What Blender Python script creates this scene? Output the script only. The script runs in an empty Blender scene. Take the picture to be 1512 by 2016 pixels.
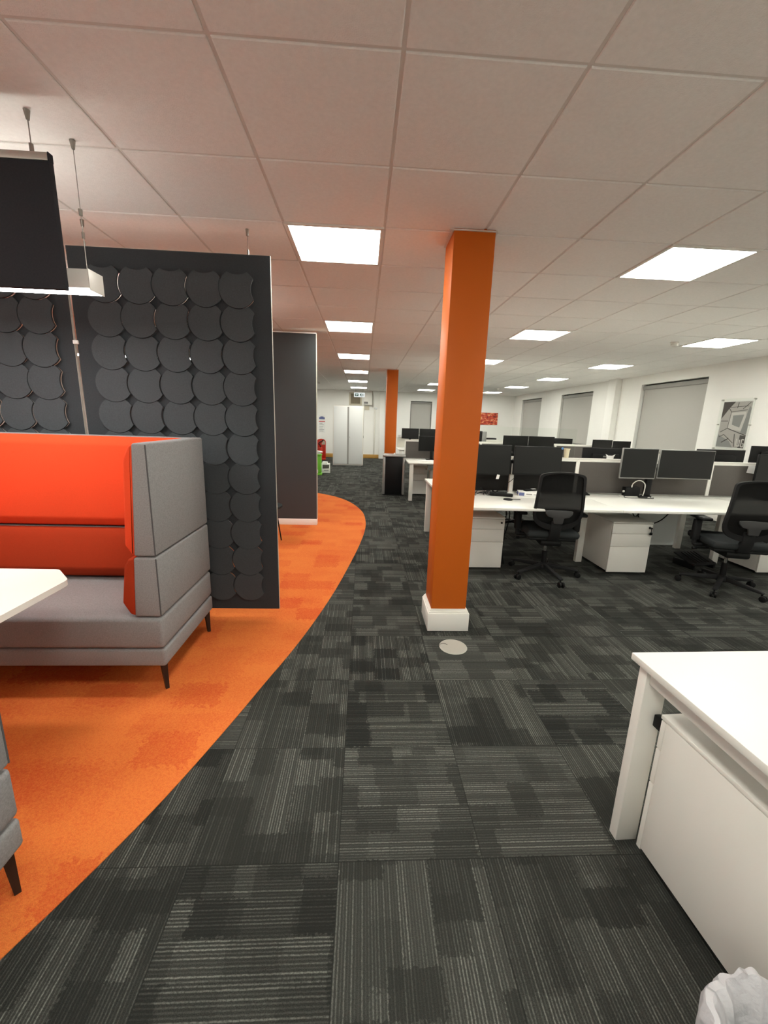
import bpy, bmesh, math, random
from mathutils import Vector, Matrix, Euler
random.seed(7)
SC = bpy.context.scene
COL = SC.collection
PI = math.pi
G = 2.611                       # ceiling grid height
GX, GY = -1.098, 1.549          # ceiling grid origin (0.6 m pitch)

# ------------------------------------------------------------------ helpers
def s2l(c):
    c = c / 255.0
    return c / 12.92 if c <= 0.04045 else ((c + 0.055) / 1.055) ** 2.4
def rgb(r, g, b): return (s2l(r), s2l(g), s2l(b), 1.0)

class MB:
    """collects shapes into one mesh"""
    def __init__(self): self.bm = bmesh.new()
    def _merge(self, t, mi=0, mat=None):
        if mat is not None: bmesh.ops.transform(t, matrix=mat, verts=t.verts)
        for f in t.faces: f.material_index = mi
        me = bpy.data.meshes.new('tmp'); t.to_mesh(me); t.free()
        self.bm.from_mesh(me); bpy.data.meshes.remove(me)
        return self
    def box(self, x0, x1, y0, y1, z0, z1, bev=0.0, seg=2, mi=0, mat=None):
        t = bmesh.new()
        bmesh.ops.create_cube(t, size=1.0)
        for v in t.verts:
            v.co = Vector((x0 + (v.co.x + .5) * (x1 - x0), y0 + (v.co.y + .5) * (y1 - y0), z0 + (v.co.z + .5) * (z1 - z0)))
        if bev > 0:
            bmesh.ops.bevel(t, geom=list(t.edges), offset=bev, segments=seg, profile=0.5, affect='EDGES')
        return self._merge(t, mi, mat)
    def prism(self, poly, a0, a1, axis='y', bev=0.0, seg=2, mi=0, mat=None):
        """poly in the two other axes (in x,y,z order); extruded along axis a0..a1"""
        t = bmesh.new()
        def P(p, a):
            if axis == 'x': return (a, p[0], p[1])
            if axis == 'y': return (p[0], a, p[1])
            return (p[0], p[1], a)
        A = [t.verts.new(P(p, a0)) for p in poly]; B = [t.verts.new(P(p, a1)) for p in poly]
        n = len(poly)
        t.faces.new(A); t.faces.new(B[::-1])
        for i in range(n): t.faces.new((A[i], B[i], B[(i + 1) % n], A[(i + 1) % n]))
        bmesh.ops.recalc_face_normals(t, faces=t.faces)
        if bev > 0:
            es = [e for e in t.edges if e.calc_face_angle(0) > 0.5]
            bmesh.ops.bevel(t, geom=es, offset=bev, segments=seg, profile=0.5, affect='EDGES')
        return self._merge(t, mi, mat)
    def cyl(self, p0, p1, r0, r1=None, seg=16, mi=0, bev=0.0):
        if r1 is None: r1 = r0
        p0 = Vector(p0); p1 = Vector(p1); d = p1 - p0
        t = bmesh.new()
        bmesh.ops.create_cone(t, cap_ends=True, segments=seg, radius1=r0, radius2=r1, depth=d.length)
        if bev > 0:
            es = [e for e in t.edges if e.calc_face_angle(0) > 0.8]
            bmesh.ops.bevel(t, geom=es, offset=bev, segments=2, profile=0.5, affect='EDGES')
        m = Matrix.Translation((p0 + p1) / 2) @ d.to_track_quat('Z', 'Y').to_matrix().to_4x4()
        return self._merge(t, mi, m)
    def tube(self, pts, r, seg=8, mi=0, smooth=4):
        pts = [Vector(p) for p in pts]
        if smooth > 1 and len(pts) > 2:
            out = []
            n = len(pts)
            for i in range(n - 1):
                a = pts[max(i - 1, 0)]; b = pts[i]; c = pts[i + 1]; d = pts[min(i + 2, n - 1)]
                for k in range(smooth):
                    u = k / smooth
                    out.append(0.5 * ((2 * b) + (c - a) * u + (2 * a - 5 * b + 4 * c - d) * u * u + (3 * b - a - 3 * c + d) * u ** 3))
            out.append(pts[-1]); pts = out
        t = bmesh.new(); rings = []
        up = Vector((0, 0, 1))
        for i, p in enumerate(pts):
            d = (pts[min(i + 1, len(pts) - 1)] - pts[max(i - 1, 0)])
            if d.length < 1e-9: d = Vector((0, 0, 1))
            d.normalize()
            s = d.cross(up if abs(d.dot(up)) < .95 else Vector((1, 0, 0))).normalized(); q = s.cross(d)
            rings.append([t.verts.new(p + r * (math.cos(2 * PI * k / seg) * s + math.sin(2 * PI * k / seg) * q)) for k in range(seg)])
        for a, b in zip(rings[:-1], rings[1:]):
            for k in range(seg): t.faces.new((a[k], a[(k + 1) % seg], b[(k + 1) % seg], b[k]))
        t.faces.new(rings[0]); t.faces.new(rings[-1][::-1])
        bmesh.ops.recalc_face_normals(t, faces=t.faces)
        return self._merge(t, mi)
    def lathe(self, prof, c=(0, 0, 0), seg=24, mi=0):
        t = bmesh.new(); rings = []
        for r, z in prof:
            rings.append([t.verts.new((c[0] + max(r, 1e-4) * math.cos(2 * PI * k / seg), c[1] + max(r, 1e-4) * math.sin(2 * PI * k / seg), c[2] + z)) for k in range(seg)])
        for a, b in zip(rings[:-1], rings[1:]):
            for k in range(seg): t.faces.new((a[k], a[(k + 1) % seg], b[(k + 1) % seg], b[k]))
        bmesh.ops.recalc_face_normals(t, faces=t.faces)
        return self._merge(t, mi)
    def grid(self, rows, mi=0, closed=False):
        t = bmesh.new(); R = [[t.verts.new(p) for p in r] for r in rows]
        for a, b in zip(R[:-1], R[1:]):
            n = len(a)
            for k in range(n if closed else n - 1): t.faces.new((a[k], a[(k + 1) % n], b[(k + 1) % n], b[k]))
        bmesh.ops.recalc_face_normals(t, faces=t.faces)
        return self._merge(t, mi)
    def quad(self, pts, mi=0):
        t = bmesh.new(); t.faces.new([t.verts.new(p) for p in pts]); return self._merge(t, mi)
    def build(self, name, mats, parent=None, smooth=True, label=None, kind=None):
        me = bpy.data.meshes.new(name); self.bm.to_mesh(me); self.bm.free()
        if not isinstance(mats, (list, tuple)): mats = [mats]
        for m in mats: me.materials.append(m)
        if smooth:
            me.polygons.foreach_set('use_smooth', [True] * len(me.polygons))
            me.set_sharp_from_angle(angle=math.radians(35))
        o = bpy.data.objects.new(name, me); COL.objects.link(o)
        if parent is not None: o.parent = parent
        if label: o['label'] = label
        if kind: o['kind'] = kind
        return o

def tag(o, label, cat, group=None, kind=None):
    o['label'] = label; o['category'] = cat
    if group: o['group'] = group
    if kind: o['kind'] = kind
    return o
def thing(name, label, cat, loc=(0, 0, 0), rotz=0.0, group=None):
    o = bpy.data.objects.new(name, None); COL.objects.link(o)
    o.empty_display_size = 0.1
    o.location = loc; o.rotation_euler = (0, 0, rotz)
    return tag(o, label, cat, group)
def struct(o): o['kind'] = 'structure'; return o
KIDS = {}
def dup(root, loc, rotz=None, label=None, group=None):
    r = root.copy(); COL.objects.link(r); r.location = loc
    if rotz is not None: r.rotation_euler = (0, 0, rotz)
    if label: r['label'] = label
    if group: r['group'] = group
    for ch in [o for o in bpy.data.objects if o.parent == root]:
        c = ch.copy(); COL.objects.link(c); c.parent = r
        for g in [o for o in bpy.data.objects if o.parent == ch]:
            d = g.copy(); COL.objects.link(d); d.parent = c
    return r

# ------------------------------------------------------------------ materials
def mat(name, color, rough=0.5, metal=0.0, spec=0.5, noise=None, bump=None, coat=0.0, emit=None, trans=0.0, alpha=1.0):
    m = bpy.data.materials.new(name); m.use_nodes = True
    nt = m.node_tree; b = nt.nodes['Principled BSDF']
    b.inputs['Base Color'].default_value = color
    b.inputs['Roughness'].default_value = rough
    b.inputs['Metallic'].default_value = metal
    b.inputs['Specular IOR Level'].default_value = spec
    b.inputs['Coat Weight'].default_value = coat
    b.inputs['Transmission Weight'].default_value = trans
    b.inputs['Alpha'].default_value = alpha
    if emit:
        b.inputs['Emission Color'].default_value = emit[0]; b.inputs['Emission Strength'].default_value = emit[1]
    tc = nt.nodes.new('ShaderNodeTexCoord')
    if noise:                               # (scale, amount, detail)
        n = nt.nodes.new('ShaderNodeTexNoise'); n.inputs['Scale'].default_value = noise[0]; n.inputs['Detail'].default_value = noise[2] if len(noise) > 2 else 3
        nt.links.new(tc.outputs['Object'], n.inputs['Vector'])
        r = nt.nodes.new('ShaderNodeMapRange'); r.inputs['From Min'].default_value = .25; r.inputs['From Max'].default_value = .75
        r.inputs['To Min'].default_value = 1 - noise[1]; r.inputs['To Max'].default_value = 1 + noise[1]
        nt.links.new(n.outputs['Fac'], r.inputs['Value'])
        mx = nt.nodes.new('ShaderNodeVectorMath'); mx.operation = 'SCALE'
        mx.inputs[0].default_value = color[:3]
        nt.links.new(r.outputs['Result'], mx.inputs['Scale'])
        nt.links.new(mx.outputs['Vector'], b.inputs['Base Color'])
    if bump:                                # (scale, strength, distance)
        n = nt.nodes.new('ShaderNodeTexNoise'); n.inputs['Scale'].default_value = bump[0]; n.inputs['Detail'].default_value = 4
        nt.links.new(tc.outputs['Object'], n.inputs['Vector'])
        bp = nt.nodes.new('ShaderNodeBump'); bp.inputs['Strength'].default_value = bump[1]; bp.inputs['Distance'].default_value = bump[2]
        nt.links.new(n.outputs['Fac'], bp.inputs['Height']); nt.links.new(bp.outputs['Normal'], b.inputs['Normal'])
    return m

def math_n(nt, op, a, b=None, c=None):
    n = nt.nodes.new('ShaderNodeMath'); n.operation = op
    for i, v in enumerate((a, b, c)):
        if v is None: continue
        if isinstance(v, (int, float)): n.inputs[i].default_value = v
        else: nt.links.new(v, n.inputs[i])
    return n.outputs[0]

def carpet_charcoal():
    m = bpy.data.materials.new('charcoal_carpet'); m.use_nodes = True
    nt = m.node_tree; b = nt.nodes['Principled BSDF']; L = nt.links.new
    M = lambda op, a, b_=None, c=None: math_n(nt, op, a, b_, c)
    tc = nt.nodes.new('ShaderNodeTexCoord'); sp = nt.nodes.new('ShaderNodeSeparateXYZ'); L(tc.outputs['Object'], sp.inputs[0])
    X = M('DIVIDE', M('ADD', sp.outputs['X'], 0.0567), .5); Y = M('DIVIDE', M('SUBTRACT', sp.outputs['Y'], 1.1017), .5)
    ix = M('FLOOR', X); iy = M('FLOOR', Y); fx = M('FRACT', X); fy = M('FRACT', Y)
    def white(a, b_, c=0.0):
        cb = nt.nodes.new('ShaderNodeCombineXYZ')
        for i, v in enumerate((a, b_, c)):
            if isinstance(v, (int, float)): cb.inputs[i].default_value = v
            else: L(v, cb.inputs[i])
        w = nt.nodes.new('ShaderNodeTexWhiteNoise'); w.noise_dimensions = '3D'; L(cb.outputs[0], w.inputs['Vector'])
        return w.outputs['Value']
    def noise(scale, detail=2, sx=1, sy=1):
        mp = nt.nodes.new('ShaderNodeMapping'); mp.inputs['Scale'].default_value = (sx, sy, 1)
        L(tc.outputs['Object'], mp.inputs['Vector'])
        n = nt.nodes.new('ShaderNodeTexNoise'); n.inputs['Scale'].default_value = scale; n.inputs['Detail'].default_value = detail
        L(mp.outputs[0], n.inputs['Vector']); return n.outputs['Fac']
    hs = M('FRACT', M('MULTIPLY', M('SINE', M('ADD', M('ADD', M('MULTIPLY', ix, 7.63), M('MULTIPLY', iy, 6.94)), 2.42)), 20.0))
    rot = M('GREATER_THAN', hs, 0.5)                         # tile orientation
    # a few columns keep the same direction, as laid by hand
    u = M('ADD', M('MULTIPLY', fx, rot), M('MULTIPLY', fy, M('SUBTRACT', 1.0, rot)))
    v = M('ADD', M('MULTIPLY', fy, rot), M('MULTIPLY', fx, M('SUBTRACT', 1.0, rot)))
    jit = M('MULTIPLY', M('SUBTRACT', noise(60, 2), .5), .006)
    us = M('MULTIPLY', M('ADD', u, jit), 52.0)               # rows of yarn
    li = M('FLOOR', us); lf = M('FRACT', us)
    d = M('ABSOLUTE', M('SUBTRACT', lf, .5))
    line = nt.nodes.new('ShaderNodeMapRange'); line.interpolation_type = 'SMOOTHSTEP'
    line.inputs['From Min'].default_value = .34; line.inputs['From Max'].default_value = .06
    L(d, line.inputs['Value'])
    lr = white(li, M('ADD', M('MULTIPLY', ix, 7.0), iy), 9.1)
    lineamp = M('ADD', M('MULTIPLY', M('POWER', lr, 1.6), .85), .12)
    # overlapping rectangular patches, ragged at the edges
    wobu = M('MULTIPLY', M('SUBTRACT', noise(90, 3), .5), .10); wobv = M('MULTIPLY', M('SUBTRACT', noise(80, 3), .5), .10)
    def patch(nu, nv, seed, lo, hi):
        a = M('FLOOR', M('MULTIPLY', M('ADD', u, wobu), nu)); o = white(a, M('ADD', ix, M('MULTIPLY', iy, 3.7)), seed)
        c = M('FLOOR', M('ADD', M('MULTIPLY', M('ADD', v, wobv), nv), o))
        w_ = white(M('ADD', a, M('MULTIPLY', ix, 13.0)), M('ADD', c, M('MULTIPLY', iy, 17.0)), seed + 5.5)
        r_ = nt.nodes.new('ShaderNodeMapRange'); r_.interpolation_type = 'SMOOTHSTEP'
        r_.inputs['From Min'].default_value = lo; r_.inputs['From Max'].default_value = hi
        L(w_, r_.inputs['Value']); return r_.outputs[0]
    class _O: pass
    blk = _O(); blk.outputs = [M('ADD', .10, M('MULTIPLY', M('MULTIPLY', M('ADD', .25, M('MULTIPLY', patch(5.0, 3.2, 1.7, .05, .6), .75)), M('ADD', .2, M('MULTIPLY', patch(3.3, 4.6, 6.1, .05, .45), .8))), .90))]
    dash = nt.nodes.new('ShaderNodeMapRange'); dash.inputs['From Min'].default_value = .35; dash.inputs['From Max'].default_value = .6
    dash.inputs['To Min'].default_value = .35; L(noise(170, 2), dash.inputs['Value'])
    amt = M('MULTIPLY', M('MULTIPLY', line.outputs[0], lineamp), M('MULTIPLY', blk.outputs[0], dash.outputs[0]))
    body = M('MULTIPLY', blk.outputs[0], .13)
    spk = M('MULTIPLY', M('SUBTRACT', noise(420, 2), .5), .35)
    tile = M('MULTIPLY', M('SUBTRACT', white(ix, iy, 8.8), .5), .10)
    # seams
    ex = M('MINIMUM', fx, M('SUBTRACT', 1.0, fx)); ey = M('MINIMUM', fy, M('SUBTRACT', 1.0, fy))
    seam = M('LESS_THAN', M('MINIMUM', ex, ey), .0035)
    tot = M('ADD', M('ADD', M('ADD', amt, body), M('MULTIPLY', M('MULTIPLY', spk, 1.1), M('ADD', blk.outputs[0], .25))), tile)
    tot = M('MULTIPLY', tot, M('SUBTRACT', 1.0, M('MULTIPLY', seam, .7)))
    mix = nt.nodes.new('ShaderNodeMix'); mix.data_type = 'RGBA'; mix.clamp_factor = True
    mix.inputs['A'].default_value = CARPET_DARK; mix.inputs['B'].default_value = CARPET_LIGHT
    L(tot, mix.inputs['Factor']); L(mix.outputs['Result'], b.inputs['Base Color'])
    b.inputs['Roughness'].default_value = .95; b.inputs['Specular IOR Level'].default_value = .12
    bp = nt.nodes.new('ShaderNodeBump'); bp.inputs['Strength'].default_value = .5; bp.inputs['Distance'].default_value = .003
    L(M('ADD', line.outputs[0], noise(500, 2)), bp.inputs['Height']); L(bp.outputs['Normal'], b.inputs['Normal'])
    return m

def carpet_orange():
    m = bpy.data.materials.new('orange_carpet'); m.use_nodes = True
    nt = m.node_tree; b = nt.nodes['Principled BSDF']; L = nt.links.new
    M = lambda op, a, b_=None, c=None: math_n(nt, op, a, b_, c)
    tc = nt.nodes.new('ShaderNodeTexCoord'); sp = nt.nodes.new('ShaderNodeSeparateXYZ'); L(tc.outputs['Object'], sp.inputs[0])
    def noise(scale, detail=2, dim=None):
        n = nt.nodes.new('ShaderNodeTexNoise'); n.inputs['Scale'].default_value = scale; n.inputs['Detail'].default_value = detail
        L(tc.outputs['Object'], n.inputs['Vector']); return n.outputs['Fac']
    w1 = M('MULTIPLY', M('SUBTRACT', noise(40, 4), .5), .16); w2 = M('MULTIPLY', M('SUBTRACT', noise(44, 4), .5), .16)
    X = M('ADD', sp.outputs['X'], w1); Y = M('ADD', sp.outputs['Y'], w2)
    iu = M('FLOOR', M('MULTIPLY', X, 4.1)); iv = M('FLOOR', M('MULTIPLY', Y, 5.3))
    cb = nt.nodes.new('ShaderNodeCombineXYZ'); L(iu, cb.inputs[0]); L(iv, cb.inputs[1])
    w = nt.nodes.new('ShaderNodeTexWhiteNoise'); w.noise_dimensions = '3D'; L(cb.outputs[0], w.inputs['Vector'])
    mr = nt.nodes.new('ShaderNodeMapRange'); mr.interpolation_type = 'SMOOTHSTEP'
    mr.inputs['From Min'].default_value = .55; mr.inputs['From Max'].default_value = 1.0; L(w.outputs['Value'], mr.inputs['Value'])
    fine = nt.nodes.new('ShaderNodeMapRange'); fine.inputs['From Min'].default_value = .3; fine.inputs['From Max'].default_value = .7
    L(noise(130, 3), fine.inputs['Value'])
    big = nt.nodes.new('ShaderNodeMapRange'); big.inputs['From Min'].default_value = .4; big.inputs['From Max'].default_value = .75
    L(noise(3.2, 3), big.inputs['Value'])
    iu2 = M('FLOOR', M('MULTIPLY', M('ADD', X, .31), 2.6)); iv2 = M('FLOOR', M('MULTIPLY', M('ADD', Y, .17), 7.0))
    cb2 = nt.nodes.new('ShaderNodeCombineXYZ'); L(iu2, cb2.inputs[0]); L(iv2, cb2.inputs[1]); cb2.inputs[2].default_value = 4.2
    wn2 = nt.nodes.new('ShaderNodeTexWhiteNoise'); wn2.noise_dimensions = '3D'; L(cb2.outputs[0], wn2.inputs['Vector'])
    f = M('ADD', M('ADD', M('MULTIPLY', mr.outputs[0], .45), M('MULTIPLY', wn2.outputs['Value'], .28)), M('ADD', M('MULTIPLY', M('SUBTRACT', fine.outputs[0], .5), .6), M('MULTIPLY', big.outputs[0], .25)))
    # seams of the half metre tiles
    fx = M('FRACT', M('DIVIDE', M('ADD', sp.outputs['X'], 0.03), .5)); fy = M('FRACT', M('DIVIDE', M('SUBTRACT', sp.outputs['Y'], 1.14), .5))
    mix = nt.nodes.new('ShaderNodeMix'); mix.data_type = 'RGBA'; mix.clamp_factor = True
    mix.inputs['A'].default_value = rgb(216, 120, 58); mix.inputs['B'].default_value = rgb(196, 80, 40)
    L(f, mix.inputs['Factor'])
    sp2 = M('ADD', .66, M('MULTIPLY', noise(330, 3), .68))
    sc = nt.nodes.new('ShaderNodeVectorMath'); sc.operation = 'SCALE'; L(mix.outputs['Result'], sc.inputs[0]); L(sp2, sc.inputs['Scale'])
    L(sc.outputs['Vector'], b.inputs['Base Color'])
    b.inputs['Roughness'].default_value = .95; b.inputs['Specular IOR Level'].default_value = .1
    bp = nt.nodes.new('ShaderNodeBump'); bp.inputs['Strength'].default_value = .6; bp.inputs['Distance'].default_value = .003
    L(noise(300, 3), bp.inputs['Height']); L(bp.outputs['Normal'], b.inputs['Normal'])
    return m

def emis(name, color, strength):
    m = bpy.data.materials.new(name); m.use_nodes = True
    nt = m.node_tree; nt.nodes.remove(nt.nodes['Principled BSDF'])
    e = nt.nodes.new('ShaderNodeEmission'); e.inputs['Color'].default_value = color; e.inputs['Strength'].default_value = strength
    nt.links.new(e.outputs[0], nt.nodes['Material Output'].inputs['Surface'])
    return m

CARPET_DARK = rgb(36, 37, 35); CARPET_LIGHT = rgb(122, 124, 118)
M = {}
M['charcoal'] = carpet_charcoal()
M['orange'] = carpet_orange()
M['tile'] = mat('ceiling_tile', rgb(246, 245, 242), .9, spec=.1, noise=(60, .03), bump=(180, .35, .004))
M['tbar'] = mat('ceiling_grid_bar', rgb(226, 223, 218), .6)
M['wall'] = mat('white_wall_paint', rgb(246, 246, 242), .75, spec=.2, noise=(3, .015), bump=(70, .25, .004))
M['pillar'] = mat('orange_paint', rgb(198, 97, 26), .5, spec=.22, bump=(25, .05, .002))
M['gloss_white'] = mat('white_gloss_paint', rgb(240, 238, 232), .35)
M['lam'] = mat('white_laminate', rgb(232, 232, 226), .42, spec=.4, noise=(4, .01))
M['steel_white'] = mat('white_powder_coat', rgb(234, 232, 226), .45, spec=.4)
M['cab'] = mat('pale_grey_steel', rgb(226, 229, 228), .5, spec=.4)
M['gap'] = mat('dark_gap', rgb(70, 70, 68), .7)
M['felt'] = mat('grey_felt', rgb(136, 135, 136), .95, spec=.15, noise=(170, .16, 4), bump=(350, .35, .002))
M['felt_dark'] = mat('dark_grey_felt_seam', rgb(86, 85, 86), .95, spec=.1)
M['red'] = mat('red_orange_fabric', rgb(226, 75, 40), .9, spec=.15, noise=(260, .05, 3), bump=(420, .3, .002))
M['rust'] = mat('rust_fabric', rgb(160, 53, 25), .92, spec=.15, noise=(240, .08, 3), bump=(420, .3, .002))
M['dark_leg'] = mat('dark_brown_metal', rgb(42, 34, 30), .45, metal=.3)
M['panel'] = mat('charcoal_pet_felt', rgb(55, 58, 61), .92, spec=.2, noise=(140, .10, 4), bump=(300, .25, .002))
M['panel_lit'] = mat('charcoal_felt_lit', rgb(68, 72, 75), .9, spec=.2, noise=(140, .10, 4), bump=(300, .25, .002))  # same felt as the backing, lightened because the backing sits in shade
M['cream_edge'] = mat('cream_edge_strip', rgb(176, 172, 162), .6)
M['pod'] = mat('dark_grey_laminate', rgb(65, 69, 71), .5, spec=.35)
M['baffle'] = mat('black_felt', rgb(46, 46, 50), .95, spec=.15, noise=(140, .12, 4), bump=(300, .25, .002))
M['alu'] = mat('brushed_aluminium', rgb(196, 194, 188), .35, metal=.8)
M['silver'] = mat('silver_plastic', rgb(168, 168, 166), .35, metal=.5)
M['steel'] = mat('wire_steel', rgb(150, 145, 138), .35, metal=.8)
M['black'] = mat('black_plastic', rgb(16, 16, 17), .5, spec=.25)
M['black_soft'] = mat('black_textured_plastic', rgb(28, 28, 29), .65, spec=.25)
M['chrome'] = mat('chrome', rgb(190, 190, 190), .2, metal=1.0)
M['screen'] = mat('monitor_glass', rgb(8, 8, 8), .25, spec=.5)
M['screen_matt'] = mat('monitor_glass_matt', rgb(20, 21, 20), .4, spec=.4)
M['bezel_silver'] = mat('silver_bezel', rgb(150, 150, 148), .35, metal=.6)
M['lumbar'] = mat('grey_lumbar_plastic', rgb(66, 66, 66), .7, spec=.2)
M['seat'] = mat('charcoal_seat_fabric', rgb(46, 49, 50), .9, spec=.15, noise=(200, .12, 3), bump=(350, .3, .002))
M['mesh'] = mat('black_chair_mesh', rgb(12, 12, 12), .8, spec=.2, alpha=.97)
M['fabric'] = mat('dark_grey_screen_fabric', rgb(94, 90, 87), .95, spec=.15, noise=(220, .07, 3))
M['fabric_darker'] = mat('darker_screen_fabric', rgb(46, 45, 44), .9, spec=.15, noise=(220, .07, 3))  # darker version of the screen fabric, used on the first near-row screen
M['fabric_pale'] = mat('pale_screen_fabric', rgb(226, 224, 214), .9, spec=.15)
M['blind'] = mat('grey_blind_fabric', rgb(182, 181, 176), .9, spec=.1, noise=(90, .02))
M['blind_dark'] = mat('grey_blind_rail', rgb(150, 149, 145), .6)
M['frame_dark'] = mat('window_frame_grey', rgb(64, 62, 60), .5)
M['night'] = mat('night_glass', rgb(12, 13, 15), .08, spec=.5)
M['oak'] = mat('oak_skirting', rgb(190, 146, 74), .5, noise=(12, .10))
def acrylic():
    m = bpy.data.materials.new('clear_acrylic'); m.use_nodes = True; nt = m.node_tree; nt.nodes.remove(nt.nodes['Principled BSDF'])
    t = nt.nodes.new('ShaderNodeBsdfTransparent'); t.inputs['Color'].default_value = (.97, .98, .97, 1)
    g = nt.nodes.new('ShaderNodeBsdfGlossy'); g.inputs['Roughness'].default_value = .05
    fr = nt.nodes.new('ShaderNodeFresnel'); fr.inputs['IOR'].default_value = 1.10
    mx = nt.nodes.new('ShaderNodeMixShader'); nt.links.new(fr.outputs[0], mx.inputs[0]); nt.links.new(t.outputs[0], mx.inputs[1]); nt.links.new(g.outputs[0], mx.inputs[2])
    nt.links.new(mx.outputs[0], nt.nodes['Material Output'].inputs['Surface']); return m
M['acrylic'] = acrylic()
M['green'] = mat('green_plastic', rgb(112, 190, 52), .45)
M['firered'] = mat('red_plastic', rgb(196, 44, 20), .4)
M['paper'] = mat('white_paper', rgb(240, 240, 238), .8)
M['bluep'] = mat('blue_print', rgb(96, 104, 150), .8)
M['redp'] = mat('red_print', rgb(196, 60, 50), .8)
M['greyp'] = mat('grey_print', rgb(150, 150, 150), .8)
M['darkp'] = mat('dark_print', rgb(84, 80, 78), .8)
M['midp'] = mat('mid_grey_print', rgb(186, 180, 178), .6)
M['lightp'] = mat('light_grey_print', rgb(212, 207, 205), .6)
M['beige'] = mat('beige_paint', rgb(206, 198, 178), .6)
M['louvre'] = mat('louvre_brown', rgb(128, 118, 98), .6)
M['conduit'] = mat('white_conduit', rgb(222, 220, 212), .5)
M['cream'] = mat('cream_plastic', rgb(226, 216, 186), .5)
M['blue'] = mat('blue_sticker', rgb(90, 140, 200), .5)
M['signgreen'] = emis('sign_green', rgb(20, 120, 90), .10)
M['signwhite'] = emis('sign_white', (0.95, 1.0, .97, 1), .36)
M['lit'] = emis('light_diffuser', (1, .985, .885, 1), 11.0)
M['litbar'] = emis('lamp_diffuser', (1, .98, .94, 1), 16.0)
M['uplight'] = emis('lamp_uplight', (1, .97, .88, 1), 7.0)
M['floorbox'] = mat('brushed_steel_disc', rgb(176, 175, 166), .4, metal=.35)
def bag_mat():
    m = mat('white_bag_plastic', rgb(228, 228, 232), .35, spec=.4, bump=(22, .9, .02))
    nt = m.node_tree; b = nt.nodes['Principled BSDF']
    tl = nt.nodes.new('ShaderNodeBsdfTranslucent'); tl.inputs['Color'].default_value = rgb(236, 236, 240)
    mx = nt.nodes.new('ShaderNodeMixShader'); mx.inputs[0].default_value = .35
    nt.links.new(b.outputs[0], mx.inputs[1]); nt.links.new(tl.outputs[0], mx.inputs[2])
    nt.links.new(mx.outputs[0], nt.nodes['Material Output'].inputs['Surface']); return m
M['bag'] = bag_mat()
def red_art():
    m = mat('red_print_art', rgb(190, 60, 40), .5)
    nt = m.node_tree; b = nt.nodes['Principled BSDF']; tc = nt.nodes.new('ShaderNodeTexCoord')
    mp = nt.nodes.new('ShaderNodeMapping'); mp.inputs['Scale'].default_value = (1, 1, 1.6); nt.links.new(tc.outputs['Object'], mp.inputs[0])
    n = nt.nodes.new('ShaderNodeTexNoise'); n.inputs['Scale'].default_value = 9; n.inputs['Detail'].default_value = 4
    nt.links.new(mp.outputs[0], n.inputs['Vector'])
    cr = nt.nodes.new('ShaderNodeValToRGB'); e = cr.color_ramp.elements
    e[0].position = .33; e[0].color = rgb(60, 34, 26); e[1].position = .44; e[1].color = rgb(186, 58, 40)
    a = e.new(.56); a.color = rgb(206, 84, 58); a = e.new(.64); a.color = rgb(240, 196, 140); a = e.new(.72); a.color = rgb(214, 120, 90)
    nt.links.new(n.outputs['Fac'], cr.inputs[0]); nt.links.new(cr.outputs[0], b.inputs['Base Color']); return m
M['redart'] = red_art()

# ------------------------------------------------------------------ setting
XL, XR, YF, YB = -5.6, 6.0, -2.6, 16.5
b = MB(); b.box(XL - .15, XR + .15, YF - .15, YB + .15, -.15, 0)
struct(b.build('floor', M['charcoal'], smooth=False))
edge = [(-1.16, .2), (-1.06, .66), (-.972, .876), (-.911, .978), (-.848, 1.118), (-.771, 1.297), (-.701, 1.5), (-.603, 1.82), (-.530, 2.09), (-.443, 2.36), (-.333, 2.797), (-.22, 3.353),
        (-.11, 4.073), (-.008, 4.804), (.053, 5.399), (.074, 5.826), (.046, 6.5), (-.069, 6.97), (-.215, 7.41), (-.424, 7.792), (-.639, 8.04), (-.919, 8.298), (-1.4, 8.55), (-2.2, 8.75)]
def catmull(pts, k=5):
    out = []; n = len(pts)
    for i in range(n - 1):
        a, b_, c, d = [Vector(pts[j]) for j in (max(i - 1, 0), i, i + 1, min(i + 2, n - 1))]
        for q in range(k):
            u = q / k
            out.append(tuple(0.5 * ((2 * b_) + (c - a) * u + (2 * a - 5 * b_ + 4 * c - d) * u * u + (3 * b_ - a - 3 * c + d) * u ** 3)))
    out.append(pts[-1]); return out
sm = edge
for _ in range(2):                       # soften measured points a little
    sm = [sm[0]] + [tuple((sm[i - 1][j] + 2 * sm[i][j] + sm[i + 1][j]) / 4 for j in (0, 1)) for i in range(1, len(sm) - 1)] + [sm[-1]]
poly = catmull([(sm[i][0] * .6 + edge[i][0] * .4, sm[i][1] * .6 + edge[i][1] * .4) for i in range(len(edge))]) + [(-5.6, 9.1), (-5.6, .2)]
b = MB(); b.prism(poly, -.01, .003, 'z')
struct(b.build('floor_orange_area', M['orange'], smooth=False))

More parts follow.
